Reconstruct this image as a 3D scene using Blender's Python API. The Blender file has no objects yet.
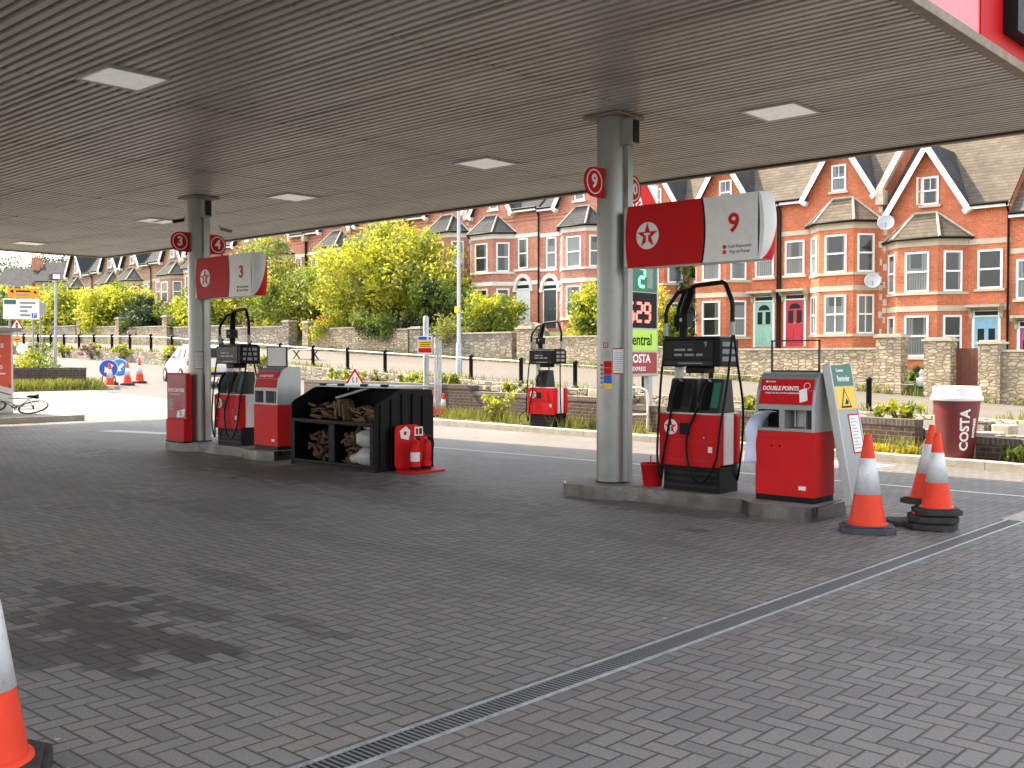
import bpy, bmesh, math, random
import numpy as np
from mathutils import Vector, Matrix
R = math.radians
random.seed(7)
rng = np.random.default_rng(11)
SC = bpy.context.scene
COL = SC.collection

# ------------------------------------------------------------------ terrain profiles
def lerp(x, pts):
    return float(np.interp(x, [p[0] for p in pts], [p[1] for p in pts]))
ZG = [(-140, 3.2), (-90, 2.3), (-63, 1.75), (-50, 1.3), (-35, .55), (-26, .1), (-22, 0), (60, 0)]
ZL = [(-140, 3.8), (-90, 3.0), (-63, 2.45), (-45, 1.95), (-28.8, 1.2), (-18.7, .6), (-11, .08), (0, -.2), (60, -.2)]
ZR = [(-140, 3.5), (-90, 2.7), (-65, 2.15), (-51.5, 1.94), (-37.5, 1.23), (-32.6, 1.0), (-12.2, .12), (0, -.15), (60, -.15)]
def zg(x): return lerp(x, ZG)
def zl(x): return lerp(x, ZL)
def zr(x): return lerp(x, ZR)
def kerbY(x): return 15.55 - .135 * (x + 4.6)
def wallY(x): return 15.95 - .21 * (x + 4.69)

# ------------------------------------------------------------------ materials
class NT:
    def __init__(s, m):
        m.use_nodes = True
        s.t = m.node_tree
        s.t.nodes.clear()
        s.out = s.n('ShaderNodeOutputMaterial')
        s.p = s.n('ShaderNodeBsdfPrincipled')
        s.l(s.p.outputs[0], s.out.inputs[0])
    def n(s, k, **kw):
        a = s.t.nodes.new(k)
        for q, v in kw.items(): setattr(a, q, v)
        return a
    def l(s, a, b): s.t.links.new(a, b)
    def m(s, op, a, b=None, c=None):
        d = s.n('ShaderNodeMath', operation=op)
        for i, v in enumerate((a, b, c)):
            if v is None: continue
            if isinstance(v, (int, float)): d.inputs[i].default_value = v
            else: s.l(v, d.inputs[i])
        return d.outputs[0]
    def noise(s, vec, scale, detail=3, rough=.55):
        d = s.n('ShaderNodeTexNoise')
        d.inputs['Scale'].default_value = scale
        d.inputs['Detail'].default_value = detail
        d.inputs['Roughness'].default_value = rough
        if vec is not None: s.l(vec, d.inputs['Vector'])
        return d.outputs['Fac']
    def ramp(s, fac, stops):
        d = s.n('ShaderNodeValToRGB')
        e = d.color_ramp.elements
        while len(e) < len(stops): e.new(.5)
        for i, (p, c) in enumerate(stops):
            e[i].position = p
            e[i].color = (*c, 1) if len(c) == 3 else c
        s.l(fac, d.inputs[0])
        return d.outputs[0]
    def mix(s, fac, a, b, mode='MIX'):
        d = s.n('ShaderNodeMix', data_type='RGBA', blend_type=mode)
        if isinstance(fac, (int, float)): d.inputs[0].default_value = fac
        else: s.l(fac, d.inputs[0])
        for i, v in ((6, a), (7, b)):
            if isinstance(v, tuple): d.inputs[i].default_value = (*v[:3], 1)
            else: s.l(v, d.inputs[i])
        return d.outputs[2]
    def bump(s, h, strength, dist=.01):
        d = s.n('ShaderNodeBump')
        d.inputs['Strength'].default_value = strength
        d.inputs['Distance'].default_value = dist
        s.l(h, d.inputs['Height'])
        s.l(d.outputs[0], s.p.inputs['Normal'])
    def pos(s): return s.n('ShaderNodeNewGeometry').outputs['Position']
    def obj(s): return s.n('ShaderNodeTexCoord').outputs['Object']
    def xyz(s, v):
        d = s.n('ShaderNodeSeparateXYZ'); s.l(v, d.inputs[0]); return d.outputs
    def comb(s, x, y, z):
        d = s.n('ShaderNodeCombineXYZ')
        for i, v in enumerate((x, y, z)):
            if isinstance(v, (int, float)): d.inputs[i].default_value = v
            else: s.l(v, d.inputs[i])
        return d.outputs[0]

MATS = {}
def mat(name, col, rough=.5, metal=0, var=.12, scale=6, bump=0, emit=0, coat=0, dirt=0, spec=.5):
    m = bpy.data.materials.new(name)
    k = NT(m)
    v = k.pos()
    f = k.noise(v, scale, 5)
    a = tuple(c * (1 - var) for c in col); b = tuple(min(1, c * (1 + var)) for c in col)
    c = k.ramp(f, [(.3, a), (.7, b)])
    if dirt:
        g = k.noise(v, scale * 2.7, 8, .7)
        c = k.mix(k.m('MULTIPLY', k.m('GREATER_THAN', g, .58), dirt), c, (.12, .1, .08))
        c = k.mix(k.m('MULTIPLY', k.noise(v, 1.3, 4), dirt), c, (.16, .14, .12))
    k.l(c, k.p.inputs['Base Color'])
    k.l(k.m('MULTIPLY_ADD', f, .25, rough - .12), k.p.inputs['Roughness'])
    k.p.inputs['Metallic'].default_value = metal
    k.p.inputs['Coat Weight'].default_value = coat
    k.p.inputs['Specular IOR Level'].default_value = spec
    if emit:
        k.p.inputs['Emission Color'].default_value = (*col, 1)
        k.p.inputs['Emission Strength'].default_value = emit
    if bump: k.bump(k.noise(v, scale * 6, 4), bump, .01)
    MATS[name] = m
    return m

mat('steel', (.27, .26, .24), .24, 1, .08, 5, dirt=.12)
mat('galv', (.40, .42, .43), .5, .7, .2, 14)
mat('column_paint', (.29, .295, .285), .36, .65, .07, 2.5, dirt=.12)
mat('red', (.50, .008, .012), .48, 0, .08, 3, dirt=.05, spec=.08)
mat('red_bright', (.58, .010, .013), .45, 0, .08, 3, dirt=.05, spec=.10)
mat('white', (.72, .72, .70), .4, 0, .06, 5, dirt=.08)
mat('white_clean', (.8, .8, .79), .4, 0, .04, 5)
mat('cream', (.54, .47, .36), .8, 0, .10, 2, dirt=.12)
mat('cream_white', (.74, .71, .66), .75, 0, .07, 2, dirt=.06)
mat('grey', (.27, .28, .28), .4, .3, .10, 5, dirt=.12)
mat('silver', (.40, .41, .41), .4, .4, .08, 5, dirt=.05)
mat('black', (.0045, .0045, .005), .5, 0, .3, 8, spec=.16)
mat('black_store', (.003, .0034, .003), .5, 0, .3, 6, spec=.14)
mat('rubber', (.026, .026, .025), .8, 0, .35, 16, bump=.4, dirt=.25, spec=.2)
mat('rubber_blue', (.028, .032, .06), .7, 0, .3, 16, bump=.3, dirt=.2)
mat('screen', (.003, .003, .0035), .3, 0, .2, 6, spec=.15)
mat('screen_text', (.20, .21, .21), .4)
mat('cone_orange', (.74, .045, .014), .5, 0, .1, 9, dirt=.10, spec=.25)
mat('cone_white', (.66, .66, .68), .45, .1, .08, 14, dirt=.22)
mat('asphalt_dark', (.045, .045, .047), .85, 0, .2, 12, bump=.4)
mat('timber', (.075, .038, .016), .75, 0, .45, 18, bump=.6)
mat('timber_end', (.13, .075, .032), .8, 0, .35, 22, bump=.5)
mat('sack', (.34, .34, .33), .5, 0, .15, 10, bump=.5)
mat('paper', (.55, .60, .74), .8, 0, .06, 8)
mat('paper_white', (.75, .75, .73), .7, 0, .04, 20)
mat('text_grey', (.25, .25, .25), .7)
mat('yellow', (.80, .52, .02), .5, 0, .06, 6, dirt=.08)
mat('orange', (.80, .30, .02), .5, 0, .06, 6)
mat('poster_orange', (.78, .09, .03), .45, 0, .06, 3)
mat('green_dark', (.015, .14, .09), .5, 0, .1, 6)
mat('green_lime', (.45, .72, .08), .5, 0, .05, 6)
mat('blue', (.02, .09, .48), .5, 0, .06, 6)
mat('blue_light', (.02, .22, .62), .5, 0, .06, 6)
mat('maroon', (.16, .018, .022), .42, 0, .10, 4, dirt=.06)
mat('maroon_sign', (.30, .02, .03), .5)
mat('pink', (.74, .20, .24), .45, 0, .12, 3, dirt=.08)
mat('led_green', (.06, .95, .15), .5, emit=2.2)
mat('led_red', (.95, .06, .05), .5, emit=2.2)
mat('led_off', (.20, .24, .20), .5)
mat('lamp_diffuser', (.82, .80, .76), .5, 0, .12, 7, emit=.075, dirt=.22)
mat('gloss_dark', (.010, .010, .011), .4, 0, .2, 6, spec=.25)
mat('boot', (.016, .018, .017), .4, 0, .3, 6, dirt=.08, spec=.3)
mat('slate', (.085, .09, .10), .55, 0, .3, 3)
mat('kerb', (.40, .37, .32), .85, 0, .18, 5, bump=.4, dirt=.2)
mat('island_top', (.20, .19, .175), .8, 0, .2, 5, bump=.3, dirt=.3)
mat('trim_dirty', (.27, .21, .15), .7, 0, .3, 7, dirt=.35)
mat('trim_dark', (.05, .035, .025), .7, 0, .3, 7)
mat('soil', (.09, .07, .045), .95, 0, .4, 4, bump=.8)
mat('bark', (.10, .075, .05), .9, 0, .35, 12, bump=.9)
mat('door_red', (.50, .012, .03), .4)
mat('door_blue', (.22, .42, .58), .45)
mat('door_green', (.28, .5, .40), .45)
mat('door_purple', (.33, .06, .17), .45)
mat('door_white', (.7, .7, .68), .45)
mat('door_dark', (.05, .06, .07), .4)
mat('gate_brown', (.15, .05, .03), .7, 0, .2, 9)
mat('car_white', (.56, .56, .55), .22, 0, .02, 3, coat=.6)
mat('glass_dark', (.02, .025, .028), .22, 0, .1, 3, spec=.1)
mat('tail_red', (.55, .01, .02), .2)
mat('stone_pale', (.46, .41, .32), .85, 0, .22, 5, bump=.5, dirt=.15)
mat('bronze', (.14, .10, .075), .6, .2, .3, 7, dirt=.3)
mat('pot', (.35, .13, .07), .8)
mat('bike_white', (.6, .6, .6), .35)

def brick_mat(name, c1, c2, mortar, bw=.225, bh=.075, ms=.011, rough=.85, patch=.22, bump=.5, axis='wall', warp=0):
    m = bpy.data.materials.new(name); k = NT(m)
    o = k.xyz(k.pos())
    nn = k.xyz(k.n('ShaderNodeNewGeometry').outputs['True Normal'])
    u = k.m('SUBTRACT', k.m('MULTIPLY', o[1], nn[0]), k.m('MULTIPLY', o[0], nn[1]))
    vec = k.comb(u, o[2], 0)
    if warp:
        w = k.n('ShaderNodeTexNoise'); w.inputs['Scale'].default_value = 3.5; w.inputs['Detail'].default_value = 3
        k.l(vec, w.inputs['Vector'])
        sc = k.n('ShaderNodeVectorMath', operation='SCALE'); sc.inputs['Scale'].default_value = warp
        k.l(w.outputs['Color'], sc.inputs[0])
        ad = k.n('ShaderNodeVectorMath', operation='ADD'); k.l(vec, ad.inputs[0]); k.l(sc.outputs[0], ad.inputs[1])
        vec = ad.outputs[0]
    b = k.n('ShaderNodeTexBrick')
    k.l(vec, b.inputs['Vector'])
    b.inputs['Scale'].default_value = 1
    b.inputs['Brick Width'].default_value = bw
    b.inputs['Row Height'].default_value = bh
    b.inputs['Mortar Size'].default_value = ms
    b.inputs['Mortar Smooth'].default_value = .3
    b.inputs['Color1'].default_value = (*c1, 1); b.inputs['Color2'].default_value = (*c2, 1)
    b.inputs['Mortar'].default_value = (*mortar, 1)
    n1 = k.noise(k.pos(), .8, 5); n2 = k.noise(k.pos(), 9, 4)
    c = k.mix(1, b.outputs['Color'], k.ramp(n1, [(.25, (1 - patch,) * 3), (.75, (1 + patch,) * 3)]), 'MULTIPLY')
    c = k.mix(1, c, k.ramp(n2, [(.25, (.78,) * 3), (.75, (1.2,) * 3)]), 'MULTIPLY')
    oi = k.n('ShaderNodeObjectInfo').outputs['Random']
    c = k.mix(1, c, k.ramp(oi, [(0, (.90, .93, .98)), (.5, (1.0, 1.0, 1.0)), (1, (1.08, 1.02, .96))]), 'MULTIPLY')
    sk = k.noise(k.comb(k.m('MULTIPLY', u, 2.2), k.m('MULTIPLY', o[2], .25), 0), 1.2, 5, .65)
    c = k.mix(k.m('MULTIPLY', k.m('GREATER_THAN', sk, .60), .22), c, (.16, .09, .06))
    k.l(c, k.p.inputs['Base Color'])
    k.p.inputs['Roughness'].default_value = rough
    k.bump(k.m('SUBTRACT', n2, b.outputs['Fac']), bump, .02)
    MATS[name] = m
brick_mat('brick_orange', (.60, .155, .060), (.49, .115, .047), (.50, .25, .15), ms=.008)
brick_mat('brick_red', (.56, .205, .13), (.45, .155, .10), (.50, .32, .24), ms=.009)  # haze over the farther houses put into a paler, pinker brick
brick_mat('brick_tan', (.42, .25, .15), (.33, .19, .12), (.40, .30, .22), ms=.009)
brick_mat('brick_dark', (.085, .050, .038), (.055, .038, .032), (.13, .11, .09), ms=.010, bump=.8)
brick_mat('brick_soldier', (.10, .085, .075), (.06, .055, .052), (.16, .14, .12), bw=.075, bh=.24, ms=.010)
def stone_mat(name, cols, mortar, su=3.5, sv=8.8, rough=.9):
    m = bpy.data.materials.new(name); k = NT(m)
    o = k.xyz(k.pos())
    nn = k.xyz(k.n('ShaderNodeNewGeometry').outputs['True Normal'])
    u = k.m('SUBTRACT', k.m('MULTIPLY', o[1], nn[0]), k.m('MULTIPLY', o[0], nn[1]))
    zz = k.m('ADD', o[2], k.m('MULTIPLY', k.m('ADD', o[0], o[1]), k.m('ABSOLUTE', nn[2])))
    row = k.m('FLOOR', k.m('MULTIPLY', zz, sv))
    w = k.n('ShaderNodeTexNoise'); w.inputs['Scale'].default_value = 2.5; w.inputs['Detail'].default_value = 3
    k.l(k.comb(u, zz, 0), w.inputs['Vector'])
    wz = k.m('MULTIPLY_ADD', w.outputs['Fac'], .9, -.45)
    vec = k.comb(k.m('MULTIPLY', u, su), k.m('ADD', k.m('MULTIPLY', zz, sv), wz), 0)
    v1 = k.n('ShaderNodeTexVoronoi'); v1.inputs['Scale'].default_value = 1; v1.inputs['Randomness'].default_value = .62; k.l(vec, v1.inputs['Vector'])
    v2 = k.n('ShaderNodeTexVoronoi', feature='DISTANCE_TO_EDGE'); v2.inputs['Scale'].default_value = 1; v2.inputs['Randomness'].default_value = .62; k.l(vec, v2.inputs['Vector'])
    rnd = k.xyz(v1.outputs['Color'])[0]
    c = k.ramp(rnd, [(i / (len(cols) - 1), q) for i, q in enumerate(cols)])
    n1 = k.noise(k.pos(), 11, 5); n2 = k.noise(k.pos(), .7, 5)
    c = k.mix(1, c, k.ramp(n1, [(.25, (.70,) * 3), (.75, (1.25,) * 3)]), 'MULTIPLY')
    c = k.mix(1, c, k.ramp(n2, [(.3, (.72, .72, .74)), (.7, (1.18, 1.15, 1.1))]), 'MULTIPLY')
    e = k.n('ShaderNodeMapRange'); k.l(v2.outputs['Distance'], e.inputs[0]); e.inputs[1].default_value = .03; e.inputs[2].default_value = .12
    k.l(k.mix(e.outputs[0], mortar, c), k.p.inputs['Base Color']); k.p.inputs['Roughness'].default_value = rough
    k.bump(k.m('ADD', e.outputs[0], k.m('MULTIPLY', n1, .5)), .9, .03)
    MATS[name] = m
stone_mat('rubble', [(.30, .24, .16), (.46, .37, .24), (.55, .46, .32), (.38, .32, .22)], (.24, .195, .135))
stone_mat('rubble_grey', [(.22, .19, .15), (.34, .30, .23), (.42, .36, .27), (.27, .24, .19)], (.16, .14, .105), 2.8, 6.5)

def tile_mat(name, c1, c2, rough=.75):
    m = bpy.data.materials.new(name); k = NT(m)
    o = k.xyz(k.pos())
    nn = k.xyz(k.n('ShaderNodeNewGeometry').outputs['True Normal'])
    u = k.m('SUBTRACT', k.m('MULTIPLY', o[1], nn[0]), k.m('MULTIPLY', o[0], nn[1]))
    z = k.m('DIVIDE', o[2], .155)
    row = k.m('FLOOR', z); fz = k.m('SUBTRACT', z, row)
    uu = k.m('ADD', k.m('DIVIDE', u, .16), k.m('MULTIPLY', row, .5))
    ci = k.m('FLOOR', uu); fu = k.m('SUBTRACT', uu, ci)
    wn = k.n('ShaderNodeTexWhiteNoise', noise_dimensions='2D'); k.l(k.comb(ci, row, 0), wn.inputs['Vector'])
    c = k.mix(wn.outputs['Value'], c1, c2)
    n1 = k.noise(k.pos(), .9, 6); n2 = k.noise(k.pos(), 5, 5)
    c = k.mix(1, c, k.ramp(n1, [(.25, (.75,) * 3), (.75, (1.22,) * 3)]), 'MULTIPLY')
    c = k.mix(1, c, k.ramp(n2, [(.25, (.85,) * 3), (.75, (1.12,) * 3)]), 'MULTIPLY')
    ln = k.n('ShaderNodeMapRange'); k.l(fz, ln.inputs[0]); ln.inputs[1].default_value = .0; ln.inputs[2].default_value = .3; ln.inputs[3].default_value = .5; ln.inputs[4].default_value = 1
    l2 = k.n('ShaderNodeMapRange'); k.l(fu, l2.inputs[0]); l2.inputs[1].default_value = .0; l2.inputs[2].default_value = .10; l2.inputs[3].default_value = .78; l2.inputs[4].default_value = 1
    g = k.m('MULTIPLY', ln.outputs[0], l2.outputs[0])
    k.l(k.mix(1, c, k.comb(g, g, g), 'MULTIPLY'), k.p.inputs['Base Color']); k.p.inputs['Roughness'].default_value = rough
    k.p.inputs['Specular IOR Level'].default_value = .12
    k.bump(k.m('SUBTRACT', 1.0, fz), .5, .03)
    MATS[name] = m
tile_mat('tile_tan', (.118, .099, .078), (.090, .077, .062))
tile_mat('tile_slate', (.058, .061, .068), (.042, .045, .052), .85)
tile_mat('tile_shaded', (.062, .064, .068), (.045, .047, .05), .85)  # gable roof tiles: shade on their slope put into a darker colour

def leaf_mat(name, c1, c2, c3, transl=.35):
    m = bpy.data.materials.new(name); k = NT(m)
    g = k.n('ShaderNodeNewGeometry')
    n1 = k.noise(k.pos(), 1.4, 3)
    c = k.ramp(g.outputs['Random Per Island'], [(0, c1), (.5, c2), (1, c3)])
    c = k.mix(1, c, k.ramp(n1, [(.3, (.62,) * 3), (.7, (1.3,) * 3)]), 'MULTIPLY')
    k.l(c, k.p.inputs['Base Color']); k.p.inputs['Roughness'].default_value = .6
    t = k.n('ShaderNodeBsdfTranslucent'); k.l(c, t.inputs['Color'])
    mx = k.n('ShaderNodeMixShader'); mx.inputs[0].default_value = transl
    k.l(k.p.outputs[0], mx.inputs[1]); k.l(t.outputs[0], mx.inputs[2]); k.l(mx.outputs[0], k.out.inputs[0])
    MATS[name] = m
leaf_mat('leaf_lime', (.24, .29, .02), (.42, .43, .03), (.56, .53, .05), .5)
leaf_mat('leaf_mid', (.075, .125, .018), (.15, .22, .028), (.27, .33, .04), .45)
leaf_mat('leaf_dark', (.018, .04, .012), (.035, .065, .016), (.06, .10, .025))
leaf_mat('leaf_olive', (.15, .19, .035), (.25, .28, .05), (.36, .36, .08), .45)
leaf_mat('leaf_far', (.03, .06, .018), (.055, .095, .028), (.09, .13, .04), .25)
leaf_mat('grass_blade', (.10, .13, .02), (.20, .22, .035), (.34, .32, .06))
leaf_mat('flower_yellow', (.55, .45, .02), (.65, .52, .03), (.4, .4, .03))
leaf_mat('flower_pink', (.34, .14, .26), (.40, .22, .32), (.28, .14, .18))
leaf_mat('flower_orange', (.6, .25, .02), (.65, .32, .03), (.5, .16, .02))

def glass_mat(name, dark, light, amount):
    m = bpy.data.materials.new(name); k = NT(m)
    o = k.xyz(k.pos())
    oi = k.n('ShaderNodeObjectInfo').outputs['Random']
    g = k.xyz(k.n('ShaderNodeTexCoord').outputs['Generated'])
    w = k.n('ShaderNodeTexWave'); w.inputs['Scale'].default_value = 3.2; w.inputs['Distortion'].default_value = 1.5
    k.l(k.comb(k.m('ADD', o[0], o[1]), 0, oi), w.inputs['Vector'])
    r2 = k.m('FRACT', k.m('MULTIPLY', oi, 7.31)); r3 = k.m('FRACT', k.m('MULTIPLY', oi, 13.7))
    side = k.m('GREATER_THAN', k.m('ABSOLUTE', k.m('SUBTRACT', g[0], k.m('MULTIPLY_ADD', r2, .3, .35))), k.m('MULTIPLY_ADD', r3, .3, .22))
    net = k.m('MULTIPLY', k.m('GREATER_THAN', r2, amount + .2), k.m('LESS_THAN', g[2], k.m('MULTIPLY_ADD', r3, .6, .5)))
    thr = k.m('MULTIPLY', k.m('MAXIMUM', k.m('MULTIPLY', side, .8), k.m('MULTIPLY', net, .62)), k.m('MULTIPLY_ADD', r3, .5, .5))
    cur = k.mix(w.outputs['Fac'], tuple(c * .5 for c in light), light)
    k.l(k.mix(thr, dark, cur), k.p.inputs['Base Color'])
    k.p.inputs['Roughness'].default_value = .12
    k.p.inputs['Coat Weight'].default_value = .15; k.p.inputs['Coat Roughness'].default_value = .03
    MATS[name] = m
glass_mat('pane', (.035, .04, .04), (.36, .37, .35), .12)
glass_mat('pane_dark', (.018, .02, .02), (.26, .26, .24), .45)

def paving():
    m = bpy.data.materials.new('block_paving'); k = NT(m)
    P = k.pos(); o = k.xyz(P)
    W = .1
    x = k.m('DIVIDE', o[0], W); y = k.m('DIVIDE', o[1], W)
    i = k.m('FLOOR', x); j = k.m('FLOOR', y)
    fx = k.m('SUBTRACT', x, i); fy = k.m('SUBTRACT', y, j)
    mm = k.m('FLOORED_MODULO', k.m('SUBTRACT', i, j), 4)
    is1 = k.m('COMPARE', mm, 1, .1); is2 = k.m('COMPARE', mm, 2, .1)
    vert = k.m('GREATER_THAN', mm, 1.5)
    def sel(a, b):  # vert ? b : a
        return k.m('ADD', k.m('MULTIPLY', k.m('SUBTRACT', 1.0, vert), a), k.m('MULTIPLY', vert, b))
    u = sel(k.m('ADD', fx, is1), k.m('ADD', fy, is2))
    v = sel(fy, fx)
    idx = k.m('SUBTRACT', i, k.m('MULTIPLY', is1, 1.0)); idy = k.m('SUBTRACT', j, is2)
    d = k.m('MINIMUM', k.m('MINIMUM', u, k.m('SUBTRACT', 2.0, u)), k.m('MINIMUM', v, k.m('SUBTRACT', 1.0, v)))
    wn = k.n('ShaderNodeTexWhiteNoise', noise_dimensions='3D'); k.l(k.comb(idx, idy, vert), wn.inputs['Vector'])
    base = k.ramp(wn.outputs['Value'], [(0, (.138, .133, .127)), (.35, (.156, .150, .143)), (.7, (.172, .165, .156)), (1, (.182, .163, .151))])
    n1 = k.noise(P, .35, 4); n2 = k.noise(P, 2.2, 6, .65); n3 = k.noise(P, 90, 2)
    base = k.mix(1, base, k.ramp(n1, [(.25, (.80, .80, .82)), (.75, (1.14, 1.12, 1.09))]), 'MULTIPLY')
    base = k.mix(1, base, k.ramp(n3, [(.3, (.75,) * 3), (.62, (1.1,) * 3), (.78, (1.7,) * 3)]), 'MULTIPLY')
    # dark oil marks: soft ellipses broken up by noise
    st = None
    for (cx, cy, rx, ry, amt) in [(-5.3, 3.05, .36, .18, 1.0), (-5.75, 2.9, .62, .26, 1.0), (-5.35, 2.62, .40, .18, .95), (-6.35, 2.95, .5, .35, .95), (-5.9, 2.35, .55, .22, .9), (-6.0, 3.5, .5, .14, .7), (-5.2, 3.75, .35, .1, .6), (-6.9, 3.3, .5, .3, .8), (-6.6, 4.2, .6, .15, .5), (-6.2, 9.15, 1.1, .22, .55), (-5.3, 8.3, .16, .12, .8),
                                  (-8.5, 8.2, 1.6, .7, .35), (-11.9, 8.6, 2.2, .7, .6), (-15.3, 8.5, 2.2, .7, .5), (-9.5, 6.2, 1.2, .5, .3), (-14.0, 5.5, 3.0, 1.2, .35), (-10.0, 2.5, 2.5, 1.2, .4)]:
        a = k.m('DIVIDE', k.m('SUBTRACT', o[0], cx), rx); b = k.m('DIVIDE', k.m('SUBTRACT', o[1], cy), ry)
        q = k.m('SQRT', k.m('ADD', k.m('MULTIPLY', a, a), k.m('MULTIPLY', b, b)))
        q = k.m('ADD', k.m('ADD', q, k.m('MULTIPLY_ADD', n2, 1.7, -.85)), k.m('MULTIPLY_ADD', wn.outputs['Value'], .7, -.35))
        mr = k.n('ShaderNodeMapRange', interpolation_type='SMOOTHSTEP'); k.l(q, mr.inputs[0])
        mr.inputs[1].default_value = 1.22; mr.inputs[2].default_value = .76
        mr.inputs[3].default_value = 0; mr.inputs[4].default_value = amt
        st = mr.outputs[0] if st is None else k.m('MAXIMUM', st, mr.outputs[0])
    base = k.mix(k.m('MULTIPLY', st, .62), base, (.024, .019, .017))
    for (cy, wd) in ((7.55, .28), (5.85, .30), (12.0, .3)):
        tr_ = k.m('SUBTRACT', 1.0, k.m('MINIMUM', k.m('DIVIDE', k.m('ABSOLUTE', k.m('SUBTRACT', k.m('ADD', o[1], k.m('MULTIPLY_ADD', n1, .8, -.4)), cy)), wd), 1.0))
        base = k.mix(k.m('MULTIPLY', tr_, .32), base, (.05, .048, .045))
    # rusty tint beside the channel drain and the islands
    def band(c, w, src): 
        return k.m('SUBTRACT', 1.0, k.m('MINIMUM', k.m('DIVIDE', k.m('ABSOLUTE', k.m('SUBTRACT', src, c)), w), 1.0))
    rust = k.m('MULTIPLY', band(-3.1, .8, o[0]), k.m('GREATER_THAN', n2, .50))
    base = k.mix(k.m('MULTIPLY', rust, .16), base, (.16, .075, .06))
    # white speckles (droppings, gum)
    vo = k.n('ShaderNodeTexVoronoi'); vo.inputs['Scale'].default_value = 2.3; k.l(P, vo.inputs['Vector'])
    gum = k.m('LESS_THAN', vo.outputs['Distance'], k.m('MULTIPLY', k.m('GREATER_THAN', k.xyz(vo.outputs['Color'])[0], .45), .035))
    base = k.mix(k.m('MULTIPLY', gum, .55), base, (.5, .48, .44))
    joint = k.n('ShaderNodeMapRange'); k.l(d, joint.inputs[0]); joint.inputs[1].default_value = .03; joint.inputs[2].default_value = .09
    jc = k.ramp(n2, [(.35, (.035, .032, .028)), (.7, (.075, .062, .045))])
    c = k.mix(joint.outputs[0], jc, base)
    k.l(c, k.p.inputs['Base Color'])
    k.l(k.m('MULTIPLY_ADD', n2, .30, .52), k.p.inputs['Roughness'])
    k.l(k.m('MULTIPLY_ADD', st, -.22, .34), k.p.inputs['Specular IOR Level'])
    h = k.n('ShaderNodeMapRange'); k.l(d, h.inputs[0]); h.inputs[1].default_value = .0; h.inputs[2].default_value = .12
    hh = k.m('ADD', k.m('MULTIPLY', h.outputs[0], 1.0), k.m('ADD', k.m('MULTIPLY', n3, .10), k.m('MULTIPLY', wn.outputs['Value'], .25)))
    k.bump(hh, .75, .006)
    MATS['paving'] = m
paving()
def asphalt(name, c, var):
    m = bpy.data.materials.new(name); k = NT(m); P = k.pos()
    n1 = k.noise(P, .5, 6); n2 = k.noise(P, 60, 3); n3 = k.noise(P, 4, 8, .7)
    a = k.ramp(n1, [(.25, tuple(q * (1 - var) for q in c)), (.75, tuple(q * (1 + var) for q in c))])
    a = k.mix(1, a, k.ramp(n2, [(.3, (.7,) * 3), (.7, (1.3,) * 3)]), 'MULTIPLY')
    a = k.mix(1, a, k.ramp(n3, [(.3, (.85,) * 3), (.7, (1.12,) * 3)]), 'MULTIPLY')
    k.l(a, k.p.inputs['Base Color']); k.p.inputs['Roughness'].default_value = .85
    k.bump(n2, .5, .008)
    MATS[name] = m
asphalt('road', (.085, .080, .076), .15)
asphalt('footpath', (.105, .093, .080), .12)
def grassy(name, c1, c2, c3):
    m = bpy.data.materials.new(name); k = NT(m); P = k.pos()
    c = k.ramp(k.noise(P, 2.2, 8, .65), [(.3, c1), (.5, c2), (.7, c3)])
    k.l(c, k.p.inputs['Base Color']); k.p.inputs['Roughness'].default_value = .95
    k.bump(k.noise(P, 25, 4), .8, .04)
    MATS[name] = m
grassy('lawn', (.035, .055, .014), (.07, .10, .02), (.12, .13, .035))
grassy('verge', (.10, .08, .05), (.12, .12, .04), (.17, .17, .05))
def ceil_mat():
    m = bpy.data.materials.new('ceiling_panel'); k = NT(m); P = k.pos(); o = k.xyz(P)
    n = k.noise(k.comb(k.m('MULTIPLY', o[0], .5), o[1], 0), 1.1, 6, .6)
    c = k.ramp(n, [(.25, (.27, .262, .24)), (.5, (.38, .37, .342)), (.75, (.47, .458, .425))])
    g = k.noise(P, 7, 8, .7)
    c = k.mix(k.m('MULTIPLY', k.m('GREATER_THAN', g, .62), .35), c, (.16, .14, .11))
    k.l(c, k.p.inputs['Base Color']); k.p.inputs['Roughness'].default_value = .38; k.p.inputs['Metallic'].default_value = .2
    MATS['ceiling'] = m
ceil_mat()

# ------------------------------------------------------------------ mesh builder
_txt = {}
def text_geo(s, off=.0):
    if (s, off) in _txt: return _txt[(s, off)]
    cu = bpy.data.curves.new('t', 'FONT'); cu.body = s; cu.size = 1
    cu.align_x = 'CENTER'; cu.align_y = 'CENTER'; cu.extrude = .03; cu.resolution_u = 3; cu.offset = off
    ob = bpy.data.objects.new('t', cu); COL.objects.link(ob)
    dg = bpy.context.evaluated_depsgraph_get()
    me = bpy.data.meshes.new_from_object(ob.evaluated_get(dg))
    V = [tuple(v.co) for v in me.vertices]; F = [tuple(p.vertices) for p in me.polygons]
    COL.objects.unlink(ob); bpy.data.objects.remove(ob); bpy.data.meshes.remove(me); bpy.data.curves.remove(cu)
    _txt[(s, off)] = (V, F)
    return V, F

def frame(o, u, v):
    """local x -> u, y -> v, z -> u x v, origin o"""
    u = Vector(u).normalized(); v = Vector(v).normalized(); w = u.cross(v)
    return Matrix(((u.x, v.x, w.x, o[0]), (u.y, v.y, w.y, o[1]), (u.z, v.z, w.z, o[2]), (0, 0, 0, 1)))
def FRONT(x, y, z): return frame((x, y, z), (1, 0, 0), (0, 0, 1))     # faces -Y
def RIGHT(x, y, z): return frame((x, y, z), (0, 1, 0), (0, 0, 1))     # faces +X

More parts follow.
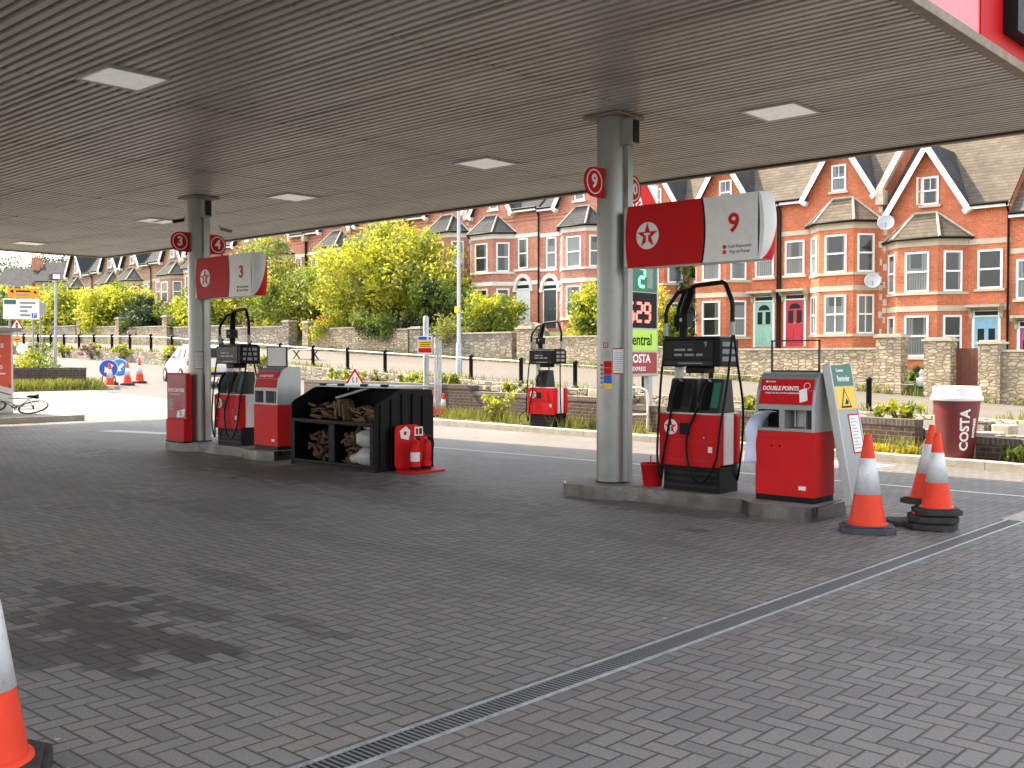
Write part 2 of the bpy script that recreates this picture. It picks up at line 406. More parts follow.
class MB:
    def __init__(s): s.V = []; s.F = []; s.K = []; s.S = []; s.mats = []; s.T = Matrix.Identity(4)
    def mi(s, m):
        if m not in s.mats: s.mats.append(m)
        return s.mats.index(m)
    def add(s, V, F, m, smooth=False, T=None):
        M = s.T if T is None else s.T @ T
        b = len(s.V)
        s.V += [tuple(M @ Vector(v)) for v in V]
        k = s.mi(m)
        for f in F:
            s.F.append(tuple(b + i for i in f)); s.K.append(k); s.S.append(smooth)
        return s
    def box(s, x0, x1, y0, y1, z0, z1, m, T=None):
        V = [(x, y, z) for z in (z0, z1) for y in (y0, y1) for x in (x0, x1)]
        F = [(0, 2, 3, 1), (4, 5, 7, 6), (0, 1, 5, 4), (2, 6, 7, 3), (0, 4, 6, 2), (1, 3, 7, 5)]
        return s.add(V, F, m, False, T)
    def poly(s, pts, d, m, T=None, z=0):
        """2D outline extruded from z to z+d in the frame T"""
        n = len(pts)
        V = [(p[0], p[1], z) for p in pts] + [(p[0], p[1], z + d) for p in pts]
        F = [tuple(range(n))[::-1], tuple(range(n, 2 * n))] + [(i, (i + 1) % n, n + (i + 1) % n, n + i) for i in range(n)]
        return s.add(V, F, m, False, T)
    def disc(s, cx, cy, r, d, m, T=None, n=32, z=0):
        return s.poly([(cx + r * math.cos(i * 2 * math.pi / n), cy + r * math.sin(i * 2 * math.pi / n)) for i in range(n)], d, m, T, z)
    def ring(s, cx, cy, r0, r1, d, m, T=None, n=36, z=0):
        V = []; F = []
        for i in range(n):
            a = i * 2 * math.pi / n
            for r in (r0, r1):
                for h in (z, z + d): V.append((cx + r * math.cos(a), cy + r * math.sin(a), h))
        for i in range(n):
            a = i * 4; b = ((i + 1) % n) * 4
            F += [(a + 1, a + 3, b + 3, b + 1), (a, b, b + 2, a + 2), (a + 2, b + 2, b + 3, a + 3), (a, a + 1, b + 1, b)]
        return s.add(V, F, m, False, T)
    def star(s, cx, cy, r, d, m, T=None, z=0):
        p = []
        for i in range(10):
            q = r if i % 2 == 0 else r * .382
            a = math.pi / 2 + i * math.pi / 5
            p.append((cx + q * math.cos(a), cy + q * math.sin(a)))
        n = 10
        V = [(x, y, h) for h in (z, z + d) for x, y in p] + [(cx, cy, z + d)]
        F = [(10 + i, 10 + (i + 1) % n, 20) for i in range(n)] + [(i, (i + 1) % n, 10 + (i + 1) % n, 10 + i) for i in range(n)]
        return s.add(V, F, m, False, T)
    def logo(s, T, cx, cy, r):
        s.disc(cx, cy, r, .004, 'white', T)
        s.star(cx, cy, r * .95, .004, 'red_bright', T, .004)
        s.box(cx - r * .27, cx + r * .27, cy + r * .06, cy + r * .2, .008, .011, 'white', T)
        s.box(cx - r * .09, cx + r * .09, cy - r * .42, cy + r * .06, .008, .011, 'white', T)
    def text(s, t, size, m, T, cx=0, cy=0, z=0, sx=1, bold=0):
        V, F = text_geo(t, .028 if bold else .012)
        s.add([(cx + v[0] * size * sx, cy + v[1] * size, z + .003 + v[2] * .05) for v in V], F, m, False, T)
        return s
    def tube(s, pts, r, m, n=8, T=None, caps=True):
        pts = [Vector(p) for p in pts]
        rs = r if isinstance(r, (list, tuple)) else [r] * len(pts)
        V = []; F = []
        up = Vector((0, 0, 1)); a = None
        for i, p in enumerate(pts):
            t = (pts[min(i + 1, len(pts) - 1)] - pts[max(i - 1, 0)]).normalized()
            if a is None:
                a = t.cross(up if abs(t.z) < .95 else Vector((1, 0, 0))).normalized()
            else:
                a = (a - t * a.dot(t)).normalized()
            b = t.cross(a)
            for q in range(n):
                c = q * 2 * math.pi / n
                V.append(tuple(p + (a * math.cos(c) + b * math.sin(c)) * rs[i]))
        for i in range(len(pts) - 1):
            for q in range(n):
                F.append((i * n + q, i * n + (q + 1) % n, (i + 1) * n + (q + 1) % n, (i + 1) * n + q))
        s.add(V, F, m, True, T)
        if caps:
            k = (len(pts) - 1) * n
            s.add(V, [tuple(range(n))[::-1], tuple(k + q for q in range(n))], m, False, T)
        return s
    def lathe(s, prof, m, n=32, T=None, cx=0, cy=0, caps=True, smooth=True):
        V = []; F = []
        for r, z in prof:
            for q in range(n):
                a = q * 2 * math.pi / n
                V.append((cx + r * math.cos(a), cy + r * math.sin(a), z))
        for i in range(len(prof) - 1):
            for q in range(n):
                F.append((i * n + q, i * n + (q + 1) % n, (i + 1) * n + (q + 1) % n, (i + 1) * n + q))
        s.add(V, F, m, smooth, T)
        if caps:
            k = (len(prof) - 1) * n
            s.add(V, [tuple(range(n))[::-1], tuple(k + q for q in range(n))], m, False, T)
        return s
    def quad(s, a, b, c, d, m): return s.add([a, b, c, d], [(0, 1, 2, 3)], m)
    def build(s, name, parent=None, bevel=0, loc=(0, 0, 0), rz=0, recalc=True):
        me = bpy.data.meshes.new(name)
        me.from_pydata(s.V, [], s.F)
        for m in s.mats: me.materials.append(MATS[m])
        me.polygons.foreach_set('material_index', s.K); me.polygons.foreach_set('use_smooth', s.S)
        if recalc:
            bm = bmesh.new(); bm.from_mesh(me); bmesh.ops.recalc_face_normals(bm, faces=bm.faces); bm.to_mesh(me); bm.free()
        o = bpy.data.objects.new(name, me); COL.objects.link(o)
        o.location = loc; o.rotation_euler = (0, 0, rz)
        if parent is not None: o.parent = parent
        if bevel:
            b = o.modifiers.new('bevel', 'BEVEL'); b.width = bevel; b.segments = 2; b.limit_method = 'ANGLE'; b.angle_limit = R(40)
            b.harden_normals = False
        return o

def tag(o, label=None, cat=None, group=None, kind=None):
    if label: o['label'] = label
    if cat: o['category'] = cat
    if group: o['group'] = group
    if kind: o['kind'] = kind
    return o
def thing(name, label, cat, loc=(0, 0, 0), rz=0, group=None):
    o = bpy.data.objects.new(name, None); COL.objects.link(o)
    o.location = loc; o.rotation_euler = (0, 0, rz); o.empty_display_size = .2
    return tag(o, label, cat, group)
def structure(o): o['kind'] = 'structure'; return o
def bez(p, n=8):
    """smooth polyline through control points (Catmull-Rom)"""
    P = [Vector(q) for q in p]; P = [P[0] * 2 - P[1]] + P + [P[-1] * 2 - P[-2]]
    o = []
    for i in range(1, len(P) - 2):
        for k in range(n):
            t = k / n
            o.append(.5 * ((2 * P[i]) + (P[i + 1] - P[i - 1]) * t + (2 * P[i - 1] - 5 * P[i] + 4 * P[i + 1] - P[i + 2]) * t * t + (3 * P[i] - P[i - 1] - 3 * P[i + 1] + P[i + 2]) * t ** 3))
    o.append(P[-2]); return o

# ------------------------------------------------------------------ camera, light
cam = bpy.data.cameras.new('camera'); co = bpy.data.objects.new('camera', cam); COL.objects.link(co)
cam.sensor_width = 36; cam.lens = 1046 / 1024 * 36; cam.clip_end = 3000; cam.clip_start = .05
co.location = (0, 0, 1.6); co.rotation_euler = (R(90) - math.atan(25.5 / 1046), 0, R(42.5))
SC.camera = co
SUN = Vector((-.85, -.10, 1.0)).normalized()
el = math.asin(SUN.z)
w = bpy.data.worlds.new('World'); SC.world = w; w.use_nodes = True
nt = w.node_tree; bg = nt.nodes['Background']
sky = nt.nodes.new('ShaderNodeTexSky'); sky.sky_type = 'NISHITA'; sky.sun_disc = False
sky.sun_elevation = el; sky.sun_rotation = math.atan2(SUN.x, SUN.y); sky.dust_density = 2.5; sky.air_density = 1.2; sky.ozone_density = .8
hs = nt.nodes.new('ShaderNodeHueSaturation'); hs.inputs['Saturation'].default_value = .27
nt.links.new(sky.outputs[0], hs.inputs['Color']); nt.links.new(hs.outputs[0], bg.inputs[0]); bg.inputs[1].default_value = .15
sl = bpy.data.lights.new('sun', 'SUN'); sl.energy = 3.2; sl.angle = R(.5); sl.color = (1, .81, .58)
so = bpy.data.objects.new('sun', sl); COL.objects.link(so); so.rotation_euler = SUN.to_track_quat('Z', 'Y').to_euler(); so.location = (-20, -10, 30)
vs = SC.view_settings; vs.view_transform = 'Standard'; vs.look = 'None'; vs.gamma = 1; vs.exposure = 2.1; vs.use_curve_mapping = False

# ------------------------------------------------------------------ ground
def sheet(name, xs, ys_f, zf, m, off=0):
    """grid sheet: xs list; ys_f(x) -> list of y (same length for each x)"""
    mb = MB(); V = []; n = None
    for x in xs:
        ys = ys_f(x); n = len(ys)
        V += [(x, y, zf(x, y) + off) for y in ys]
    F = [(i * n + j, (i + 1) * n + j, (i + 1) * n + j + 1, i * n + j + 1) for i in range(len(xs) - 1) for j in range(n - 1)]
    mb.add(V, F, m)
    return structure(mb.build(name, recalc=False))
XS = sorted(set([-140, -120, -100, -90, -80, -70, -63, -56, -51.5, -50, -45, -40, -37.5, -35, -32.6, -30, -28.8, -26, -24, -22, -18.7, -15, -12.2, -11, -8, -4, 0, 10, 30, 60]))
sheet('road', XS, lambda x: [-60, -20, 0, 12, 27.6], lambda x, y: zg(x) - .006, 'road')
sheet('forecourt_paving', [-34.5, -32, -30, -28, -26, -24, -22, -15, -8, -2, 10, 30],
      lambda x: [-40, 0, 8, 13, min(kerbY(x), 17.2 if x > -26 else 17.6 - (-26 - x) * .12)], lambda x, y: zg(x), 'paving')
sheet('footpath', XS, lambda x: [27.6, 30, 33, 36.4], lambda x, y: zr(x) + (zl(x) - zr(x)) * (y - 27.6) / 8.8, 'footpath')
HOUSE = [(-13.0, 1.0), (-15, 1.2), (-18, 1.4), (-20, 2.15), (-29, 2.12), (-33, 3.2), (-41, 3.3), (-44, 3.6), (-60, 3.5), (-75, 3.1), (-95, 2.9), (-140, 3.2)]
def zh(x): return lerp(x, sorted([(60, .6), (-8, .8)] + HOUSE))
def garden_z(x, y):
    if y < 36.5: return zl(x)
    if y < 38: return zl(x) + .3 + (zh(x) - .25 - zl(x) - .3) * (y - 36.5) / 1.5
    if y < 56: return zh(x) - .25
    return zh(x) - .25 + (y - 56) * .075
sheet('gardens', XS, lambda x: [36.4, 36.9, 38, 41, 46, 55, 70, 100, 150, 220, 400], garden_z, 'lawn')
sheet('far_ground', [-700, -400, -250, -141], lambda x: [-200, 0, 27, 60, 120, 300, 500], lambda x, y: 3.1 + max(0, (y - 30) * .11), 'lawn')

# kerb of the verge, verge, white painted line
mb = MB(); xs = [-22.5 + i * .915 for i in range(24)]
for a, b in zip(xs[:-1], xs[1:]):
    V = []
    for x in (a + .004, b - .004):
        y = kerbY(x)
        V += [(x, y, -.1), (x, y, .115), (x, y + .02, .13), (x, y + .15, .13), (x, y + .15, -.1)]
    mb.add(V, [(0, 1, 6, 5), (1, 2, 7, 6), (2, 3, 8, 7), (3, 4, 9, 8), (0, 4, 3, 2, 1), (5, 6, 7, 8, 9)], 'kerb')
tag(structure(mb.build('kerb')), 'pale concrete kerb along the edge of the planted verge', 'kerb')
sheet('verge', [-22.5 + i * 1.05 for i in range(21)], lambda x: [kerbY(x) + .15, kerbY(x) + .4, wallY(x) - .1], lambda x, y: .115, 'verge')
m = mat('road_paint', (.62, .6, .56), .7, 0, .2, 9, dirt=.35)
mb = MB(); mb.box(-21, 4, 12.87, 12.95, .003, .0045, 'road_paint')
structure(mb.build('painted_line'))
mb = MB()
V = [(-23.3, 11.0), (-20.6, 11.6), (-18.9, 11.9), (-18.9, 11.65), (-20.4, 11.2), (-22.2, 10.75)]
mb.poly(V, .0015, 'road_paint', Matrix.Translation((0, 0, .004))); structure(mb.build('pale_patch'))  # pale irregular patch in the same colour as the line
mb = MB()
mb.poly([(-8.2, 14.9), (-6.4, 14.75), (-6.3, 15.35), (-7.9, 15.5)], .002, 'road_paint', Matrix.Translation((0, 0, .003)))
structure(mb.build('painted_box'))

# channel drain
dr = thing('drainage_channel', 'long steel slotted drainage channel set flush across the block paving', 'drain', (-3.275, 0, 0))
mb = MB()
for x in (-.088, .070): mb.box(x, x + .018, -6, 10.9, .001, .009, 'galv')
mb.build('channel_edge', dr)
mb = MB(); y = -6.0
mat('drain_slat', (.17, .17, .17), .5, .4)
mat('drain_black', (.008, .008, .008), .8)
mb.box(-.070, .070, -6, 10.9, .0005, .002, 'drain_black')
k = 0
while y < 10.9:
    mb.box(-.066, .066, y, y + .010, .002, .006, 'drain_slat'); y += .030
mb.build('grate', dr)
mb = MB(); mb.box(-3.42, -3.12, 10.92, 12.6, .002, .006, 'kerb'); structure(mb.build('concrete_strip_path'))

# ------------------------------------------------------------------ canopy
CX0, CX1, CY0, CY1, CZ = -28.05, -3.36, -4.0, 13.85, 4.42
cn = thing('fuel_canopy', 'large flat forecourt canopy with ribbed metal ceiling and red fascia', 'canopy', (0, 0, 0))
mb = MB(); V = []; prof = []
y = CY0; kk = 0
while y < CY1 - .12:
    last = (kk % 11 == 10)
    prof += [(y, CZ), (y + (.060 if not last else .04), CZ), (y + .066, CZ + .055), (y + .110, CZ + .055)]
    y += .116; kk += 1
prof += [(y, CZ), (CY1, CZ)]
xs = [CX0, CX1]
for x in xs: V += [(x, a, z) for a, z in prof]
n = len(prof)
mb.add(V, [(i, i + 1, n + i + 1, n + i) for i in range(n - 1)], 'ceiling')
mb.build('ceiling', cn, recalc=False)
for xj in (-25.3, -21.4, -17.9, -14.1, -10.6, -7.0):
    mb = MB(); mb.box(xj, xj + .006, CY0, CY1 - .05, CZ - .001, CZ + .02, 'trim_dirty'); mb.build('ceiling_joint', cn)
mb = MB(); mb.box(CX0, CX1, CY0, CY1, CZ + .25, CZ + .75, 'grey'); mb.build('roof_deck', cn)
# fascia: far, left, near and right boards
FT = CZ + .78
mb = MB()
mb.box(CX0 - .06, CX1 + .06, CY1 + .02, CY1 + .08, CZ + .03, FT, 'red')
mb.box(CX0 - .06, CX0 - .0, CY0, CY1 + .02, CZ + .03, FT, 'red')
mb.box(CX0 - .06, CX1 + .06, CY0 - .08, CY0 - .02, CZ + .03, FT, 'red')
mb.build('fascia', cn)
mb = MB()
X = CX1 + .02
mb.box(X, X + .05, CY0, 9.78, CZ + .06, FT, 'pink')
for yy in [9.78 - 1.22 * i for i in range(1, 11)]:
    mb.box(X + .05, X + .056, yy - .006, yy + .006, CZ + .06, FT, 'red')
mb.box(X, X + .065, 9.78, CY1 + .02, CZ + .02, FT, 'red')
T = mb
T.box(X + .065, X + .20, 10.36, 13.2, CZ + .22, FT - .02, 'black')
for (a, b, z0) in ((10.86, 11.04, .30), (11.32, 11.62, .27)):
    T.box(X + .20, X + .212, a, b, CZ + z0, FT - .1, 'white_clean')
mb.build('fascia_sign', cn)
mb = MB()
mb.box(CX0 - .08, CX1 + .10, CY1 + .0, CY1 + .10, CZ - .035, CZ + .03, 'trim_dirty')
mb.box(CX0 - .08, CX1 + .10, CY1 - .03, CY1 - .001, CZ - .03, CZ + .01, 'trim_dark')
mb.box(CX0 - .08, CX1 + .10, CY1 + .101, CY1 + .125, CZ - .03, CZ + .06, 'trim_dark')
mb.box(CX1 + .0, CX1 + .11, CY0, CY1 - .04, CZ - .035, CZ + .055, 'trim_dirty')
mb.box(CX0 - .08, CX0 + .0, CY0, CY1 - .04, CZ - .035, CZ + .03, 'trim_dirty')
mb.build('edge_trim', cn, .006)
LG = 'lights set into the canopy ceiling'
for (x, y, lab) in [(-5.85, 10.92, 'ceiling light panel nearest the canopy front corner right of the pump nine column'),
                    (-10.52, 10.92, 'ceiling light panel just left of the pump nine column'),
                    (-15.2, 10.92, 'ceiling light panel above the pump three sign'),
                    (-19.85, 10.92, 'ceiling light panel beside the pump three column with a dark strip on it'),
                    (-26.0, 10.92, 'farthest ceiling light panel at the far left corner of the canopy'),
                    (-10.03, 5.17, 'large square ceiling light overhead in the nearer row, alone')]:
    t = thing('canopy_light', lab, 'light', (x, y, CZ), 0, LG)
    mb = MB()
    for b in ((-.34, .34, -.34, -.309), (-.34, .34, .309, .34), (-.34, -.309, -.309, .309), (.309, .34, -.309, .309)):
        mb.box(b[0], b[1], b[2], b[3], -.022, .02, 'silver')
    mb.build('frame', t, .004)
    mb = MB(); mb.box(-.308, .308, -.308, .308, -.012, .01, 'lamp_diffuser')
    if 'dark strip' in lab: mb.box(-.18, .22, -.04, .05, -.016, -.0125, 'gloss_dark')
    mb.build('diffuser', t)

# ------------------------------------------------------------------ islands, columns
def arc_poly(pts, r=.12, n=4):
    o = []
    N = len(pts)
    for i in range(N):
        p = Vector(pts[i]); a = (Vector(pts[i - 1]) - p); b = (Vector(pts[(i + 1) % N]) - p)
        q = min(r, a.length * .45, b.length * .45)
        p0 = p + a.normalized() * q; p1 = p + b.normalized() * q
        for k in range(n + 1):
            t = k / n
            o.append(tuple(p0 * (1 - t) ** 2 + p * 2 * t * (1 - t) + p1 * t * t))
    return o
def island(label, x0):
    # dog-bone plan, origin at the column
    pts = [(-.46, -.46), (.13, -.46), (.32, -.30), (1.78, -.30), (1.97, -.46), (2.52, -.46), (2.64, -.34), (2.64, .34), (2.52, .46), (1.97, .46), (1.78, .30), (.32, .30), (.13, .46), (-.46, .46), (-.62, .28), (-.62, -.28)]
    t = thing('pump_island', label, 'island', (x0, 9.85, 0), 0, 'raised steel edged pump islands')
    o = arc_poly(pts, .05)
    c = [(x * (1 - .0), y) for x, y in o]
    mb = MB(); mb.poly(o, .146, 'steel'); mb.build('steel_edge', t)
    inner = arc_poly([(x * .985 + .012, y * .955) for x, y in pts], .05)
    mb = MB(); mb.poly(inner, .004, 'island_top', Matrix.Translation((0, 0, .146))); mb.build('island_top', t)
    return t
island('steel edged concrete island under pump nine and the double points terminal', -7.32)
island('steel edged island under pump three and the red fuel poster', -16.40)

def pump_flag(label, txt, x, y, side):
    t = thing('number_flag', label, 'sign', (x, y, 3.62), 0, 'round numbers on the canopy columns'); t.scale = (.9, .9, .9)
    mb = MB()
    s = -1 if side < 0 else 1
    pts = [(0, -.19), (s * .20, -.19)] + [(s * (.20 + .19 * math.sin(a)), -.19 * math.cos(a)) for a in [math.pi * i / 12 for i in range(1, 12)]] + [(s * .20, .19), (0, .19)]
    T = RIGHT(-.012, 0, 0)
    mb.poly(pts, .024, 'red', T)
    mb.ring(s * .20, 0, .142, .158, .003, 'white', T, z=.024)
    mb.text(txt, .24 if len(txt) == 1 else .20, 'white', T, s * .20, 0, .024, bold=.006)
    mb.build('panel', t)
    mb = MB(); mb.box(-.02, .02, -.03 if s > 0 else 0, 0 if s > 0 else .03, -.15, .15, 'grey'); mb.build('bracket', t)
    return t
def column(label, x0, extra):
    y0 = 9.85
    t = thing('canopy_column', label, 'column', (x0, y0, .15), 0, 'round steel canopy columns')
    mb = MB(); mb.lathe([(.19, 0), (.19, CZ - .15)], 'column_paint', 48); 
    mb.lathe([(.202, .0), (.202, .02)], 'rubber', 48)
    mb.lathe([(.192, 2.33), (.1925, 2.335), (.192, 2.34)], 'column_paint', 48)
    mb.build('shaft', t)
    mb = MB(); mb.box(-.26, .26, -.26, .26, CZ - .185, CZ - .155, 'trim_dirty'); mb.build('collar', t, .01)
    mb = MB(); mb.box(.18, .25, -.05, .05, .02, CZ - .45, 'column_paint'); mb.build('cable_trunking', t, .006)
    mb = MB(); mb.box(.17, .33, -.09, .06, CZ - .52, CZ - .22, 'grey'); mb.box(.331, .345, -.07, .04, CZ - .5, CZ - .24, 'gloss_dark'); mb.build('junction_box', t, .008)
    return t
c9 = column('round grey steel column beside pump nine carrying the canopy', -7.42, 1)
c3 = column('round grey steel column behind the red fuel poster carrying the canopy', -16.47, 0)
# notices on the columns, wrapped on the shaft
def wrap(mb, a0, a1, z0, z1, m, r=.1935, n=8):
    V = []
    for i in range(n + 1):
        a = R(a0 + (a1 - a0) * i / n)
        for rr in (r - .002, r):
            for z in (z0, z1): V.append((rr * math.cos(a), rr * math.sin(a), z))
    F = []
    for i in range(n):
        b = i * 4; c = b + 4
        F += [(b + 2, c + 2, c + 3, b + 3), (b, b + 1, c + 1, c), (b + 1, b + 3, c + 3, c + 1), (b, c, c + 2, b + 2)]
    F += [(0, 2, 3, 1), (n * 4, n * 4 + 1, n * 4 + 3, n * 4 + 2)]
    mb.add(V, F, m)
def notices(col, full):
    mb = MB()
    wrap(mb, -54, 2, 1.27, 1.57, 'red_bright', .1930); wrap(mb, -52.5, .5, 1.283, 1.557, 'paper_white', .1945)
    for i in range(9): wrap(mb, -48, -6 - (i % 3) * 6, 1.31 + i * .025, 1.316 + i * .025, 'text_grey', .1952)
    mb.build('notice', col)
    if full:
        mb = MB()
        wrap(mb, -86, -57, 1.26, 1.34, 'red_bright', .1945); wrap(mb, -86, -57, 1.345, 1.42, 'red', .1946)
        wrap(mb, -86, -57, 1.165, 1.255, 'blue', .1945); wrap(mb, -86, -57, 1.10, 1.155, 'yellow', .1945)
        for i in range(6):
            wrap(mb, -100, -92, 1.11 + i * .05, 1.135 + i * .05, ['yellow', 'blue', 'blue', 'red', 'red', 'red'][i], .1945)
        for i in range(4): wrap(mb, -100, -64, 1.46 + i * .022, 1.464 + i * .022, 'text_grey', .1945)
        for (a0, a1, z0, z1, mm, rr) in ((-88, -70, 1.575, 1.635, 'red', .1945), (-85, -73, 1.588, 1.622, 'white', .1952), (-82, -76, 1.597, 1.613, 'black', .1958)):
            wrap(mb, a0, a1, z0, z1, mm, rr)
        mb.build('safety_sticker', col)
notices(c9, True); notices(c3, False)
pump_flag('round red nine flag sticking out from the column', '9', -7.42, 9.85 - .19, -1)
pump_flag('round red ten flag half hidden behind its column', '10', -7.42, 9.85 + .19, 1)
pump_flag('round red three flag sticking out from the column', '3', -16.47, 9.85 - .19, -1)
pump_flag('round red four flag on the far side of its column', '4', -16.47, 9.85 + .19, 1)
# CCTV cameras on column 3
for (lab, dx, dy, dz, rz) in (('small dark security camera left of the three column under the canopy', -.02, -.36, 3.98, -90), ('grey bullet security camera right of the three column above the four flag', .22, .30, 3.86, 40)):
    t = thing('security_camera', lab, 'camera', (-16.40 + dx, 9.85 + dy, dz), R(rz), 'cameras on the column'); t.scale = (.62, .62, .62)
    mb = MB(); mb.tube([(-.06, 0, .02), (.26, 0, -.06)], .045, 'grey' if dx > 0 else 'black', 12); mb.build('body', t)
    mb = MB(); mb.tube([(-.11, 0, .12), (-.06, 0, .04), (.02, 0, .04)], .018, 'grey', 8); mb.build('bracket', t)

# long illuminated pump signs
def sign_box(label, txt, x0):
    L = 1.78; y0 = -.22; y1 = .02; H = .69
    t = thing('pump_sign', label, 'sign', (x0, 9.85, 2.62), 0, 'box signs above the pumps')
    mb = MB()
    xs = .02
    # front outline bows out at both ends
    def bow(x, z, side): return x + side * .035 * (1 - ((z - H / 2) / (H / 2)) ** 2)
    zz = [H * i / 10 for i in range(11)]
    def panel(xa, xb, sa, sb, m, dd=0):
        pts = [(bow(xa, z, sa), z) for z in zz] + [(bow(xb, z, sb), z) for z in zz[::-1]]
        return pts
    for (ya, yb, dirn) in ((y0 - .012, y0, -1), (y1, y1 + .012, 1)):
        Tm = frame((0, yb if dirn < 0 else ya, 0), (1, 0, 0), (0, 0, 1))
        d = .012
        tr = Matrix.Identity(4)
        if dirn > 0: Tm = frame((0, yb, 0), (1, 0, 0), (0, 0, 1))
        mb.poly(panel(.06, 1.02, -1, 1, 'red'), d, 'red', Tm)
        mb.poly(panel(1.045, 1.70, 1, .6, 'white'), d, 'white', Tm)
        mb.poly(panel(1.02, 1.045, 1, 1, 'black'), d * .9, 'black', Tm)
    F = FRONT(0, y0 - .012, 0)
    mb.logo(F, .33, H * .50, .15)
    mb.text(txt, .27, 'red_bright', F, 1.42, H * .56, 0, bold=.007)
    for i in range(2):
        mb.disc(1.31, .15 - i * .055, .022, .003, 'red_bright', F, 16)
        mb.text('Pay at Pump' if i else 'Fuel Payments', .048, 'text_grey', F, 1.49, .15 - i * .055, 0)
    mb.build('front_panel', t)
    mb = MB()
    mb.box(.0, .06, y0, y1, .01, H - .01, 'silver'); mb.box(.06, 1.70, y0 + .001, y1 - .001, .0, H - .002, 'silver')
    mb.build('housing', t, .008)
    # end cap: bulged white shell with a red lower wedge
    mb = MB()
    n = 14; ew = []; er = []
    def pt(i, f):
        z = H * i / n
        yy = y0 - .012 + (y1 - y0 + .024) * f
        return (1.72 + .05 * (1 - ((z - H / 2) / (H / 2)) ** 2) + .05 * (1 - (2 * f - 1) ** 2), yy, z)
    for i in range(n + 1):
        b_ = .08 + .92 * (i / n) ** .72
        ew += [pt(i, b_ * q / 5) for q in range(6)]; er += [pt(i, b_ + (1 - b_) * q / 4) for q in range(5)]
    fq = lambda m_: [(i * m_ + j, i * m_ + j + 1, (i + 1) * m_ + j + 1, (i + 1) * m_ + j) for i in range(n) for j in range(m_ - 1)]
    mb.add(ew, fq(6), 'white', True); mb.add(er, fq(5), 'red_bright', True)
    ce = [(1.70, y0 - .012, H * i / n) for i in range(n + 1)] + [pt(i, 0) for i in range(n + 1)]
    mb.add(ce, [(i, i + 1, n + 2 + i, n + 1 + i) for i in range(n)], 'white')
    ce = [(1.70, y1 + .012, H * i / n) for i in range(n + 1)] + [pt(i, 1) for i in range(n + 1)]
    mb.add(ce, [(i, i + 1, n + 2 + i, n + 1 + i) for i in range(n)], 'silver')
    for i in (0, n):
        ce = [pt(i, q / 8) for q in range(9)] + [(1.70, y1 + .012, H * i / n), (1.70, y0 - .012, H * i / n)]
        mb.add(ce, [tuple(range(11))], 'silver')
    mb.build('end_cap', t)
    return t
sign_box('long red and white box sign reading nine, fixed to its column above the pump', '9', -7.10)
sign_box('long red and white box sign reading three, fixed to its column above the pump', '3', -16.22)

